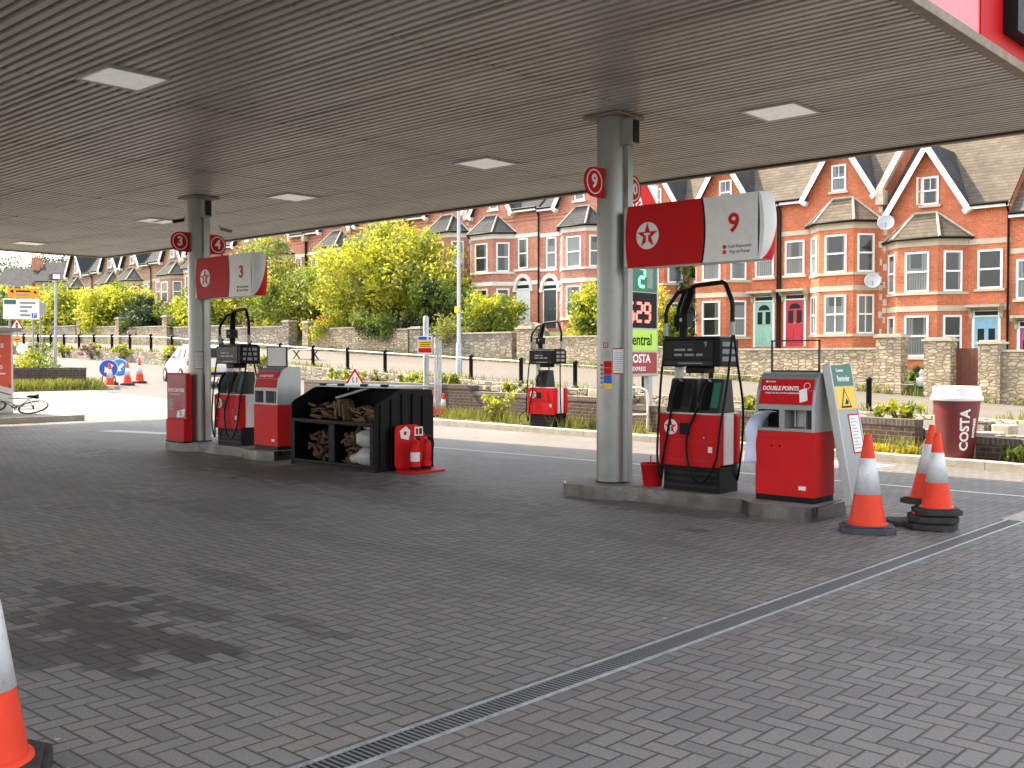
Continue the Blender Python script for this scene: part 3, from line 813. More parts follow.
# ------------------------------------------------------------------ pumps
def pump(label, number, loc, rz=0, boots=2, group='red fuel pumps', bright=False):
    t = thing('fuel_pump', label, 'fuel pump', loc, rz, group)
    red = 'red_bright' if bright else 'red'  # bright: sunlight on the lone pump put into a brighter red
    mb = MB(); mb.box(-.35, .36, -.18, .20, 0, .30, 'black'); 
    for i in range(3): mb.box(-.33, .34, -.184, -.18, .05 + i * .07, .075 + i * .07, 'gloss_dark')
    mb.build('base', t, .012)
    mb = MB()
    mb.box(-.38, .36, -.23, .13, .28, .84, red)
    mb.box(-.06, .20, -.236, -.23, .60, .78, red)
    mb.build('cabinet', t, .035)
    mb = MB(); mb.box(-.375, .375, .132, .245, .29, .84, red); mb.build('rear_cabinet', t, .03)
    mb = MB(); mb.box(.30, .378, -.10, .08, .30, .845, 'white'); mb.build('side_panel', t, .01)
    mb = MB(); T = FRONT(0, -.231, 0); mb.logo(T, -.225, .70, .085); mb.build('logo_disc', t)
    mb = MB(); mb.box(-.11, .02, -.2385, -.232, .62, .75, 'black'); mb.box(.02, .10, -.2375, -.232, .64, .73, 'red'); mb.build('coin_recess', t)
    mb = MB()
    for (a, b, c, d) in ((-.345, .325, .555, .559), (.225, .229, .32, .80), (-.345, .325, .345, .349)): mb.box(a, b, -.2335, -.2295, c, d, 'maroon')
    mb.box(.25, .30, -.2335, -.2295, .44, .50, 'cream_white'); mb.box(.255, .295, -.2345, -.2335, .465, .469, 'text_grey'); mb.box(.255, .295, -.2345, -.2335, .478, .482, 'text_grey')
    mb.disc(-.30, .44, .012, .003, 'silver', FRONT(0, -.2305, 0), 12); mb.disc(.20, .60, .008, .003, 'silver', FRONT(0, -.2365, 0), 10)
    mb.build('door_seam', t)
    mb = MB(); mb.box(-.36, .35, -.21, .22, .84, .862, 'silver'); mb.build('shelf', t, .005)
    bx = [-.17, .20] if boots == 2 else [-.06]
    for i, x in enumerate(bx):
        b = MB()
        pr = [(-.19, .862), (.15, .862), (.09, 1.23), (-.075, 1.23)]
        V = [(x - .15, y, z) for y, z in pr] + [(x + .15, y, z) for y, z in pr]
        b.add(V, [(0, 1, 2, 3), (7, 6, 5, 4), (0, 4, 5, 1), (1, 5, 6, 2), (2, 6, 7, 3), (3, 7, 4, 0)], 'boot')
        bo = b.build('nozzle_boot', t, .012)
        b = MB()
        sl = frame((x, -.19, .862), (1, 0, 0), (0, .115, .368))
        b.box(-.10, .03, .03, .34, .004, .008, 'black', sl)
        b.box(.04, .13, .06, .34, .004, .009, 'green_dark' if i == 1 else 'gloss_dark', sl)
        b.build('face_plate', bo)
        b = MB()
        b.tube([(x - .05, -.235, .90), (x - .05, -.225, 1.02), (x - .035, -.19, 1.13), (x - .02, -.13, 1.21)], [.020, .026, .028, .016], 'black', 10)
        b.tube([(x - .02, -.13, 1.21), (x - .01, -.06, 1.20)], .012, 'silver', 8)
        b.tube([(x - .05, -.245, .97), (x - .05, -.28, 1.03), (x - .035, -.25, 1.12)], .008, 'black', 6)
        b.build('nozzle', bo)
    # display head
    mb = MB(); mb.box(-.365, .37, -.20, .19, 1.36, 1.66, 'black'); mb.box(-.34, .345, -.17, .17, 1.655, 1.69, 'gloss_dark')
    mb.box(-.07, .16, -.19, .05, 1.29, 1.362, 'black')
    hd = mb.build('display_head', t, .014)
    mb = MB()
    mb.box(-.33, .29, -.206, -.2, 1.44, 1.645, 'screen'); mb.box(-.33, .29, -.209, -.2, 1.375, 1.425, 'gloss_dark')
    T = FRONT(0, -.206, 0)
    if number: mb.text(number, .085, 'screen_text', T, .20, 1.60, 0)
    for r_, (z, wds) in enumerate(((1.60, (.05, .16)), (1.545, (.14, .06)), (1.49, (.10, .12, .08)))):
        x = -.20
        for wd in wds:
            mb.box(x, x + wd, z - .012, z + .012, 0, .0015, 'screen_text' if r_ else 'gloss_dark', T @ Matrix.Translation((0, 0, 0)) if False else frame((0, -.206, 0), (1, 0, 0), (0, 0, 1))) ; x += wd + .03
    mb.box(-.15, .16, -.2105, -.209, 1.392, 1.405, 'screen_text')
    T2 = RIGHT(.371, 0, 0)
    for i in range(3): mb.box(-.15, .12, 1.42 + i * .08, 1.47 + i * .08, 0, .002, 'text_grey', T2)
    mb.build('display', hd)
    # posts between cabinet and head
    mb = MB(); mb.box(-.31, -.25, -.04, .06, .862, 1.36, 'silver'); mb.build('support_post', t, .004)
    mb = MB(); mb.tube([(.02, .02, .862), (.02, .02, 1.3)], .022, 'silver', 10); mb.build('support_rod', t)
    # hose masts
    mb = MB()
    mb.tube([(-.25, .05, 1.68), (-.25, .05, 1.93), (-.22, .04, 2.02), (-.10, -.03, 2.20)], .048, 'black', 12)
    mb.box(-.33, -.16, -.02, .10, 1.80, 1.94, 'black')
    mb.box(-.255, -.225, -.026, -.02, 1.86, 1.90, 'silver')
    mb.build('mast', t, .004)
    mb = MB()
    mb.tube([(-.13, -.02, 2.17), (-.08, -.05, 2.235), (-.02, -.06, 2.25), (.32, -.07, 2.27), (.36, -.075, 2.25), (.44, -.085, 2.08), (.455, -.09, 2.03), (.455, -.09, 1.76)], .025, 'black', 10)
    mb.tube([(-.37, .12, 1.76), (-.37, .12, 1.98), (-.355, .12, 2.04), (-.27, .10, 2.20), (-.23, .08, 2.225), (-.12, .02, 2.22)], .024, 'black', 10)
    mb.tube([(-.37, -.12, 1.72), (-.37, -.12, 1.95), (-.355, -.11, 2.02), (-.27, -.04, 2.18), (-.20, .02, 2.21)], .022, 'black', 10)
    for (x, y) in ((-.37, -.12), (.455, -.09)): mb.tube([(x, y, 1.70), (x, y, 1.84)], .031, 'grey', 10)
    mb.build('hose_arm', t)
    hoses = [[(-.36, -.12, 1.72), (-.37, -.20, 1.3), (-.36, -.27, .8), (-.37, -.28, .35), (-.35, -.24, .12), (-.31, -.26, .35), (-.24, -.25, .72), (-.215, -.235, .92)],
             [(.455, -.09, 1.72), (.44, -.16, 1.2), (.40, -.24, .7), (.36, -.26, .36), (.20, -.27, .12), (.05, -.27, .22), (.0, -.265, .60), (.13, -.25, .92)] if boots == 2 else
             [(.43, -.09, 1.72), (.45, -.12, 1.2), (.44, -.1, .7), (.42, -.05, .3), (.40, .0, .1)],
             [(.455, -.07, 1.74), (.475, .0, 1.35), (.50, .06, .95), (.46, .12, .55), (.40, .16, .25), (.36, .19, .12)] if boots == 2 else
             [(-.37, .12, 1.78), (-.38, .1, 1.0), (-.52, .0, .45), (-.72, -.12, .2), (-.55, -.2, .06), (-.3, -.22, .03)]]
    for h in hoses:
        mb = MB(); mb.tube(bez(h, 7), .0135, 'black', 8); mb.build('hose', t)
    return t
pump('tall red and black fuel pump marked nine beside the red bucket', '9', (-6.26, 9.90, .15))
pump('tall red and black fuel pump marked three left of its payment terminal in shade', '3', (-15.34, 9.90, .15))
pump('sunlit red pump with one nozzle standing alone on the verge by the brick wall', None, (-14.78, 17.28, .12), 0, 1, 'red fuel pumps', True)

# ------------------------------------------------------------------ payment terminals
def terminal(label, loc, txt, board):
    t = thing('payment_terminal', label, 'payment terminal', loc, 0, 'pay at pump terminals')
    W = .325; D = .225
    mb = MB(); mb.box(-W + .006, W - .006, -D + .006, D - .006, 0, .06, 'black'); mb.build('plinth', t)
    mb = MB(); mb.box(-W, W, -D, D, .06, .71, 'red_bright'); 
    for (x, z) in ((-.14, .56), (-.05, .56)): mb.box(x - .012, x + .012, -D - .002, -D + .01, z - .01, z + .01, 'black')
    mb.box(-.10, -.085, -D - .002, -D + .01, .42, .435, 'maroon')
    for (a, b, c, d) in ((-W + .02, W - .02, .640, .643), (-W + .02, -W + .023, .09, .64), (W - .023, W - .02, .09, .64)): mb.box(a, b, -D - .0015, -D + .01, c, d, 'maroon')
    mb.box(W - .002, W + .0015, -D + .02, D - .02, .640, .643, 'maroon'); mb.box(.16, .24, -D - .002, -D + .01, .13, .17, 'cream_white')
    mb.build('cabinet', t, .006)
    # grey shell: profile in Y-Z with rounded front top
    prof = [(-D, .712), (-D, .98), (-D + .03, 1.13), (-D + .09, 1.255), (-D + .15, 1.30), (-D + .22, 1.315), (D, 1.315), (D, .712)]
    mb = MB()
    rec = [(-D, .712), (-D, .745), (.02, .745), (.02, .93), (-D, .93), (-D, .98), (-D + .03, 1.13), (-D + .09, 1.255), (-D + .15, 1.30), (-D + .22, 1.315), (D, 1.315), (D, .712)]
    def slab(pr, x0, x1, m):
        n = len(pr); V = [(x0, y, z) for y, z in pr] + [(x1, y, z) for y, z in pr]
        mb.add(V, [tuple(range(n)), tuple(range(2 * n - 1, n - 1, -1))] + [(i, (i + 1) % n, n + (i + 1) % n, n + i) for i in range(n)], m)
    slab(prof, -W, -W + .03, 'grey'); slab(prof, W - .03, W, 'silver')
    slab(rec, -W + .031, W - .031, 'grey')
    mb.build('shell', t, .003)
    mb = MB(); mb.box(-.06, -.0, -D + .002, .02, .745, .93, 'grey'); mb.box(-.29, -.065, -.02, .019, .75, .925, 'black')
    mb.box(.005, .29, -.01, .0185, .75, .925, 'cream_white'); mb.tube([(.03, -.05, .75), (.03, -.05, .925)], .015, 'silver'); mb.box(.215, .225, -D + .02, .01, .745, .93, 'grey')
    mb.build('dispenser_bay', t)
    mb = MB()
    T = frame((0, -D - .004, .985), (1, 0, 0), (0, .077, .262))
    mb.box(-.285, .295, .0, .265, .0, .008, 'red', T)
    if txt:
        mb.text('DOUBLE POINTS', .060, 'white_clean', T, -.06, .165, .008, .88, bold=.002)
        mb.text('WHEN YOU FILL UP WITH PREMIUM FUEL', .021, 'white_clean', T, -.03, .115, .008)
        mb.disc(-.225, .235, .011, .002, 'white', T, 12, .008); mb.text('REWARDS', .02, 'white_clean', T, -.17, .235, .008)
        mb.add([(.17, .02, .0095), (.25, .045, .0095), (.225, .175, .0095), (.145, .15, .0095)], [(0, 1, 2, 3)], 'white_clean', False, T)
        mb.ring(.225, .195, .03, .035, .0015, 'white', T, z=.008)
    else:
        mb.text('DOUBLE POINTS', .05, 'white_clean', T, -.02, .19, .008)
    mb.build('sign_panel', t)
    # header frame
    mb = MB()
    fw = .27
    for (a, b, c, d) in ((-fw, -fw + .014, 1.315, 1.64), (fw - .014, fw, 1.315, 1.64), (-fw, fw, 1.626, 1.64), (-fw, fw, 1.315, 1.329)):
        mb.box(a, b, -.012, .012, c, d, 'trim_dark' if txt else 'black')
    mb.build('header_frame', t)
    if board:
        mb = MB(); mb.box(-fw + .014, fw - .014, -.008, .008, 1.329, 1.626, 'paper_white'); mb.build('blank_board', t)
    return t
terminal('grey and red payment terminal whose empty header frame stands above the words double points', (-5.11, 9.88, .15), True, False)
terminal('red and silver payment terminal with a white board on top beside the log store', (-14.19, 9.88, .15), False, True)
# sheet of paper towel hanging from the terminal bay
mb = MB()
cur = bez([(-5.14 - .10, 9.60, 1.07), (-5.32, 9.585, 1.05), (-5.43, 9.60, .94), (-5.45, 9.61, .75), (-5.455, 9.61, .52)], 5)
V = []
for i, p in enumerate(cur):
    wv = .012 * math.sin(i * .9)
    wd = .05 + .05 * min(1, i / 8)
    V += [(p.x - .02, p.y - wd + wv, p.z), (p.x + .01, p.y + wd * .2 + wv, p.z), (p.x + .05, p.y + wd + wv, p.z - .01)]
F = []
for i in range(len(cur) - 1):
    for j in range(2): F.append((i * 3 + j, i * 3 + j + 1, i * 3 + 4 + j, i * 3 + 3 + j))
mb.add(V, F, 'paper', True)
o = mb.build('paper_towel'); tag(o, 'pale blue paper towel trailing out of the double points terminal', 'paper towel')
sd = o.modifiers.new('s', 'SOLIDIFY'); sd.thickness = .003

# bucket
t = thing('bucket', 'red plastic sand bucket between the column and pump nine', 'bucket', (-6.86, 9.86, .15))
mb = MB(); mb.lathe([(.10, 0), (.105, .004), (.135, .24), (.142, .242), (.142, .258), (.13, .258), (.105, .06), (.0, .06)], 'red', 28, caps=False); mb.build('tub', t)
mb = MB(); mb.tube([(-.06, .05, .24), (-.055, .04, .34)], .007, 'red', 6); mb.build('handle', t)

# tilted A-board at the end of the island
t = thing('leaning_board', 'tall narrow grey forecourt board leaning left with green header and yellow warning', 'board', (-4.47, 10.02, .15), 0)
t.rotation_euler = (0, R(-10.5), 0)
mb = MB(); mb.box(-.035, .035, -.22, .22, 0, 1.40, 'grey')
mb.build('panel', t, .006)
mb = MB(); mb.box(-.043, .043, -.25, -.222, 0, 1.42, 'silver'); mb.box(-.043, .043, .222, .25, 0, 1.42, 'silver'); mb.build('side_rail', t, .008)
mb = MB(); T = RIGHT(.036, 0, 0) @ Matrix.Diagonal((.84, 1, 1, 1))
mb.box(-.26, .26, 1.19, 1.40, 0, .004, 'green_dark', T)
mb.text('Reminder', .085, 'white_clean', T, .0, 1.26, .004); mb.text('Customer', .05, 'white_clean', T, -.07, 1.345, .004)
mb.box(-.26, .26, .95, 1.18, 0, .004, 'yellow', T)
mb.poly([(-.16, .965), (.12, .965), (-.02, 1.17)], .0015, 'black', T, .004); mb.poly([(-.125, .985), (.085, .985), (-.02, 1.138)], .0012, 'yellow', T, .0056)
mb.poly([(-.06, 1.0), (.03, 1.0), (.045, 1.03), (-.01, 1.06), (-.03, 1.03)], .001, 'black', T, .0069)
mb.box(-.02, .26, .50, .90, 0, .003, 'red', T); mb.box(-.005, .245, .515, .885, .003, .005, 'paper_white', T)
for i in range(10): mb.box(.02, .20 - (i * 37 % 5) * .02, .55 + i * .033, .557 + i * .033, .005, .0056, 'text_grey', T)
mb.build('sign_face', t)

# fuel poster in front of column 3
t = thing('poster_stand', 'red fuel offer poster stand in front of the three column', 'poster stand', (-16.52, 9.47, .15))
mb = MB()
mb.box(-.33, .33, -.04, .04, .40, 1.20, 'red'); mb.box(-.30, .30, -.08, .08, .02, .40, 'red'); mb.box(-.31, .31, -.09, .09, 0, .03, 'black')
mb.build('body', t, .01)
mb = MB(); T = FRONT(0, -.041, 0)
mb.box(-.30, .30, .42, 1.17, 0, .004, 'maroon_sign', T)
mb.text('SAVE ON FUEL', .082, 'white_clean', T, 0, .90, .004, bold=.002); mb.text('POINTS ON EVERY LITRE', .03, 'white_clean', T, -.06, .83, .004)
for i in range(5): mb.box(-.25, -.10 - (i % 2) * .03, .56 + i * .04, .58 + i * .04, .004, .006, 'screen_text', T)
mb.ring(.05, .64, .06, .075, .002, 'red_bright', T, z=.004); mb.ring(.02, .56, .05, .06, .002, 'red_bright', T, z=.004)
mb.add([(.0, .43, .007), (.26, .45, .007), (.28, .59, .007), (.03, .54, .007)], [(0, 1, 2, 3)], 'paper_white', False, T)
mb.text('%', .12, 'text_grey', T, .14, .50, .007)
mb.build('poster', t)

# ------------------------------------------------------------------ log store
t = thing('log_store', 'black ribbed plastic merchandiser with open front selling kindling and bags', 'log store', (-12.24, 9.45, 0))
W = .99; D = 1.12
side = [(0, 0), (D, 0), (D, 1.05), (D - .06, 1.15), (.48, 1.165), (.42, 1.15), (.04, .96), (0, .91)]
for s in (-1, 1):
    mb = MB()
    xa, xb = (W - .03, W) if s > 0 else (-W, -W + .03)
    n = len(side); V = [(xa, y, z) for y, z in side] + [(xb, y, z) for y, z in side]
    mb.add(V, [tuple(range(n)), tuple(range(2 * n - 1, n - 1, -1))] + [(i, (i + 1) % n, n + (i + 1) % n, n + i) for i in range(n)], 'black_store')
    for yy, h in ((.13, .95), (.33, 1.03), (.53, 1.10), (.73, 1.10), (.93, 1.06)):
        x0, x1 = (W, W + .022) if s > 0 else (-W - .022, -W)
        mb.box(x0, x1, yy - .05, yy + .05, .06, h, 'black_store')
    mb.build('side_panel', t, .012)
mb = MB(); mb.box(-W + .03, W - .03, D - .03, D, 0, 1.14, 'black_store'); mb.build('back_panel', t)
mb = MB(); mb.box(-W + .03, W - .03, .02, D - .031, .0, .05, 'black_store'); mb.build('floor_panel', t)
mb = MB(); mb.box(-W + .03, W - .03, .0, .05, .05, .09, 'black_store'); mb.box(-W + .03, W - .03, .0, .03, .645, .70, 'black_store')
mb.box(-.06, .08, -.002, .06, .09, .645, 'black_store'); mb.box(-W + .03, -W + .10, -.002, .05, .09, .645, 'black_store'); mb.box(W - .12, W - .03, -.002, .05, .09, .645, 'black_store')
mb.build('front_frame', t, .008)
mb = MB(); mb.box(-W + .03, W - .03, .06, D - .031, .63, .655, 'black_store'); mb.build('shelf', t)
mb = MB(); mb.box(-.015, .035, .08, D - .031, .05, .63, 'black_store'); mb.build('divider', t)
lid = MB()
lid.box(-W + .04, W - .04, .40, D + .02, 1.168, 1.20, 'silver')
for x in (-.72, -.28, .26, .72): lid.box(x - .07, x + .07, .385, .43, 1.185, 1.225, 'black')
lid.build('lid', t, .006)
mb = MB(); mb.tube([(-.02, .10, 1.02), (.30, .55, 1.185)], .022, 'silver', 8); mb.build('gas_strut', t)
# kindling nets, briquettes and bags inside are things of their own
def bundle(label, loc, w_, d_, h_, kind, seed, rz=0):
    r = random.Random(seed)
    m = MB()
    if kind == 'logs':
        for i in range(120):
            x = r.uniform(-w_, w_); y = r.uniform(-d_, d_); z = r.uniform(.03, h_)
            a = Vector((r.uniform(-1, 1), r.uniform(-.6, .6), r.uniform(-.5, .5))).normalized() * r.uniform(.05, .10)
            rr = r.uniform(.018, .038)
            m.tube([Vector((x, y, z)) - a, Vector((x, y, z)) + a], rr, r.choice(['timber', 'timber_end', 'timber']), 5)
    elif kind == 'kindling':
        for i in range(40):
            x = r.uniform(-w_, w_); z = r.uniform(.02, h_); y = r.uniform(-d_, d_)
            T = Matrix.Translation((x, y, z)) @ Matrix.Rotation(r.uniform(-.25, .25), 4, 'Y') @ Matrix.Rotation(r.uniform(-.2, .2), 4, 'Z')
            m.box(-.016, .016, -.016, .016, -.12, .12, r.choice(['timber', 'timber_end']), T) if w_ < .12 else m.box(-.11, .11, -.016, .016, -.014, .014, r.choice(['timber', 'timber_end']), T)
    else:
        n1, n2 = 9, 16; V = []; F = []
        for i in range(n1 + 1):
            th = math.pi * i / n1
            for j in range(n2):
                ph = 2 * math.pi * j / n2
                sx = abs(math.cos(ph)) ** .7 * (1 if math.cos(ph) > 0 else -1); sy = abs(math.sin(ph)) ** .7 * (1 if math.sin(ph) > 0 else -1)
                k_ = math.sin(th) ** .6
                jit = 1 + r.uniform(-.07, .07)
                V.append((w_ * sx * k_ * jit, d_ * sy * k_ * jit, h_ * .5 * (1 - math.cos(th)) + r.uniform(-.008, .008)))
        for i in range(n1):
            for j in range(n2): F.append((i * n2 + j, i * n2 + (j + 1) % n2, (i + 1) * n2 + (j + 1) % n2, (i + 1) * n2 + j))
        m.add(V, F, kind, True)
        m.tube([(w_ * .3, -d_ * .2, h_ * .97), (w_ * .34, -d_ * .3, h_ * 1.08)], .02, kind, 6)
    o = m.build('kindling_bundle' if kind in ('logs', 'kindling') else 'fuel_bag', None, 0, loc, rz)
    return tag(o, label, 'firewood' if kind in ('logs', 'kindling') else 'bag', 'goods inside the log store')
X0, Y0 = -12.24, 9.45
bundle('heap of split logs on the floor of the left bay of the log store', (X0 - .45, Y0 + .35, .06), .30, .22, .42, 'logs', 1)
bundle('loose kindling piled on the shelf at the left of the log store', (X0 - .50, Y0 + .40, .67), .28, .2, .24, 'kindling', 2)
bundle('bundle of upright kindling on the shelf in the middle of the log store', (X0 - .10, Y0 + .34, .78), .10, .12, .10, 'kindling', 3)
bundle('pile of pale kindling on the shelf at the right of the log store', (X0 + .50, Y0 + .36, .67), .26, .16, .22, 'kindling', 4)
bundle('stack of dark split logs beside the white bags in the log store', (X0 + .26, Y0 + .36, .06), .16, .22, .46, 'logs', 5)
bundle('white bag lying at the bottom of the right bay', (X0 + .66, Y0 + .24, .055), .25, .21, .28, 'sack', 6)
bundle('white bag resting on the lower bag in the right bay', (X0 + .65, Y0 + .25, .32), .25, .20, .26, 'sack', 7, .3)
bundle('greyish bag on top of the white bags in the right bay', (X0 + .68, Y0 + .30, .565), .18, .16, .09, 'sack', 8)
bundle('small crumpled white bag at the front of the right bay', (X0 + .40, Y0 + .15, .092), .11, .07, .13, 'sack', 9)

# fire point
t = thing('fire_point', 'red moulded fire point stand leaning on the log store side', 'fire point', (-11.10, 10.02, 0), 0, None)
mb = MB()
pts = arc_poly([(-.30, .03), (.30, .03), (.30, .48), (.14, .66), (-.30, .66)], .09)
mb.poly(pts, .03, 'red', RIGHT(-.06, 0, 0)); mb.poly(arc_poly([(-.22, -.33), (.22, -.33), (.22, .33), (-.22, .33)], .1), .03, 'red', Matrix.Translation((.16, 0, 0)))
mb.build('stand', t, .008)
mb = MB(); T = RIGHT(-.03, 0, 0)
mb.add([(-.20, .47, .002), (-.05, .44, .002), (-.02, .57, .002), (-.10, .64, .002), (-.22, .58, .002)], [(0, 1, 2, 3, 4)], 'cream_white', False, T)
mb.box(.06, .22, .49, .62, 0, .003, 'cream_white', T); mb.box(.08, .13, .51, .60, .003, .004, 'red', T); mb.box(.15, .20, .51, .60, .003, .004, 'black', T)
mb.disc(-.12, .54, .03, .001, 'red', T, 14, .002)
mb.build('notice', t)
for (yy, lab, big) in ((-.07, 'red fire extinguisher with black pressure head on the red stand, left of the pair', 1), (.14, 'red fire extinguisher on the red stand, right of the pair', 0)):
    e = thing('fire_extinguisher', lab, 'extinguisher', (-11.10 + .13, 10.02 + yy, .03), 0, 'extinguishers on the fire point')
    mb = MB(); mb.lathe([(.0, 0), (.066, .0), (.070, .03), (.070, .34), (.055, .39), (.025, .41), (.02, .43)], 'red_bright', 24); mb.lathe([(.0705, .12), (.0708, .13), (.0708, .24), (.0705, .25)], 'cream_white' if big else 'red', 24, caps=False)
    mb.lathe([(.071, 0), (.0715, .005), (.0715, .04), (.071, .045)], 'black', 24, caps=False)
    mb.build('cylinder', e)
    mb = MB(); mb.tube([(0, 0, .42), (0, 0, .46)], .02, 'grey', 10); mb.tube([(-.02, 0, .46), (.10, -.01, .48)], .011, 'red' if not big else 'black', 8); mb.tube([(-.02, 0, .45), (.09, 0, .435)], .009, 'black', 8); mb.build('valve', e)
    mb = MB(); mb.tube(bez([(.02, .02, .44), (.09, .05, .40), (.085, .045, .25), (.075, .04, .12)], 6), .013, 'red' if big else 'black', 8); mb.build('hose', e)

# ------------------------------------------------------------------ cones
def cone_geo(base='rubber', h=.9, dirt=1):
    body = MB()
    def rr(z): return .165 - (.165 - .032) * (z / (h - .07))
    z0 = .07; top = h
    def seg(a, b, m): body.lathe([(rr(a - z0), a), (rr(b - z0), b)], m, 40, caps=False)
    hs = h - z0
    body.lathe([(.185, z0), (.182, z0 + .012), (rr(.02), z0 + .022)], 'cone_orange', 40, caps=False)
    seg(z0 + .022, z0 + hs * .335, 'cone_orange'); 
    body.lathe([(rr(hs * .335), z0 + hs * .335), (rr(hs * .335) + .003, z0 + hs * .3352), (rr(hs * .735) + .003, z0 + hs * .733), (rr(hs * .735), z0 + hs * .735)], 'cone_white', 40, caps=False)
    seg(z0 + hs * .735, top - .05, 'cone_orange')
    body.lathe([(rr(hs - .05), top - .05), (.040, top - .048), (.041, top - .035), (.034, top - .03), (.034, top), (.026, top), (.026, top - .05)], 'cone_orange', 40, caps=False)
    b = MB()
    p = [(-.24, -.15), (-.15, -.24), (.15, -.24), (.24, -.15), (.24, .15), (.15, .24), (-.15, .24), (-.24, .15)]
    b.poly(p, .055, base); b.poly([(x * .88, y * .88) for x, y in p], .016, base, None, .055)
    return body, b
def cone(label, loc, rz=0, scale=1, base='rubber', tilt=(0, 0), h=.9, no_base=False):
    t = thing('traffic_cone', label, 'traffic cone', loc, rz, 'orange and white traffic cones')
    t.rotation_euler = (tilt[0], tilt[1], rz); t.scale = (scale,) * 3
    a, b = cone_geo(base, h)
    a.build('cone_body', t); b.build('base', t, .008)
    return t
cone('traffic cone with a blue base standing at the corner of the pump nine island', (-4.10, 9.35, 0), .5, 1.0, 'rubber_blue')
# stack of bases with two cones
for i, (dx, dy, rz, lab) in enumerate([(0, 0, .15, 'lowest bare grey cone base in the stack right of the island'), (.01, -.01, .45, 'middle grey cone base in the stack right of the island')]):
    mb = MB(); p = [(-.215, -.13), (-.13, -.22), (.14, -.21), (.22, -.12), (.21, .13), (.13, .215), (-.14, .21), (-.22, .12)]
    mb.poly(p, .055, 'rubber'); mb.poly([(x * .86, y * .86) for x, y in p], .014, 'rubber', None, .055)
    mb.lathe([(.19, .068), (.185, .078), (.15, .082)], 'cone_orange', 28)
    o = mb.build('cone_base', None, .01, (-3.72 + dx, 9.92 + dy, .002 + i * .075), rz)
    o.rotation_euler = (.02 * (i - 1), .03 * (1 - i), rz)
    tag(o, lab, 'cone base', 'grey rubber cone bases')
cone('upright cone on the stack of grey rubber bases, nearer of two there', (-3.67, 9.90, .150), .6, .84)
cone('cone with a torn white sleeve leaning behind the stacked bases', (-3.86, 10.10, .19), .2, .86, 'rubber', (R(-5), R(4)))
cone('large close traffic cone cut off by the left edge, its white band scuffed', (-4.15, 1.545, 0), 1.1, 1.0, 'rubber')
mb = MB(); p = [(-.2, -.1), (-.1, -.2), (.2, -.1), (.1, .2), (-.2, .1)]
mb.poly(p, .05, 'rubber'); o = mb.build('cone_base', None, .01, (-3.98, 10.0, .0), .4); tag(o, 'broken dark cone base lying between the two cone groups', 'cone base', 'grey rubber cone bases')

# ------------------------------------------------------------------ giant coffee cup
t = thing('giant_coffee_cup', 'giant maroon takeaway coffee cup with white lid standing on the kerb', 'cup display', (-5.66, 16.02, .125))
mb = MB(); mb.lathe([(.235, 0), (.24, .01), (.335, .86), (.335, .88)], 'maroon', 48); mb.build('cup_body', t)
mb = MB(); mb.lathe([(.36, .85), (.372, .86), (.372, .90), (.355, .915), (.345, .93), (.335, 1.03), (.325, 1.055), (.30, 1.06), (.29, 1.045), (.0, 1.045)], 'white_clean', 48, caps=False); mb.build('lid', t)
# lettering wrapped on the cup, reading upwards
mb = MB()
def cup_text(s_, size, ang0, z0, sx=1.0):
    V, F = text_geo(s_, .03)
    b_ = bmesh.new(); vs_ = [b_.verts.new(v) for v in V]
    for f in F:
        try: b_.faces.new([vs_[i] for i in f])
        except ValueError: pass
    for q in range(-12, 13):
        bmesh.ops.bisect_plane(b_, geom=b_.verts[:] + b_.edges[:] + b_.faces[:], plane_co=(0, q * .04, 0), plane_no=(0, 1, 0))
    b_.verts.index_update(); V = [tuple(v.co) for v in b_.verts]; F = [tuple(v.index for v in f.verts) for f in b_.faces]; b_.free()
    VV = []
    for v in V:
        z = z0 + v[0] * size * sx; r0 = .2365 + (.335 - .24) * z / .86 + .0035 + (v[2] + .03) * .06
        a = ang0 - v[1] * size / .29
        a = R(0) + a
        VV.append((r0 * math.cos(a), r0 * math.sin(a), z))
    mb.add(VV, F, 'white_clean')
# camera azimuth seen from cup
ca = math.atan2(0 - 16.02, 0 + 5.66)
cup_text('COSTA', .185, ca + .42, .42, 1.02); cup_text('EXPRESS', .07, ca + .95, .45, 1.1)
mb.build('lettering', t)

# ------------------------------------------------------------------ verge wall (dark brick)
def wall_seg(label, xa, xb, zt, zb=-.1):
    pa = Vector((xa, wallY(xa), 0)); pb = Vector((xb, wallY(xb), 0)); d = (pb - pa).normalized(); L = (pb - pa).length
    t = thing('brick_wall', label, 'wall', pa, math.atan2(d.y, d.x), 'low dark brick walls beside the verge')
    mb = MB(); mb.box(0, L, 0, .22, zb, zt - .105, 'brick_dark'); mb.build('wall_body', t)
    mb = MB(); mb.box(-.004, L + .004, -.008, .228, zt - .104, zt, 'brick_soldier'); mb.build('coping', t)
    return t
wall_seg('low dark brick wall behind the steel poles and two small cones', -28.6, -18.7, .92)
wall_seg('low dark brick wall behind the lone sunlit pump', -18.69, -12.9, .76)
wall_seg('low dark brick wall from the price totem to the giant cup', -12.89, -6.4, .64)
wall_seg('lowest dark brick wall right of the giant cup', -5.4, 1.5, .44)
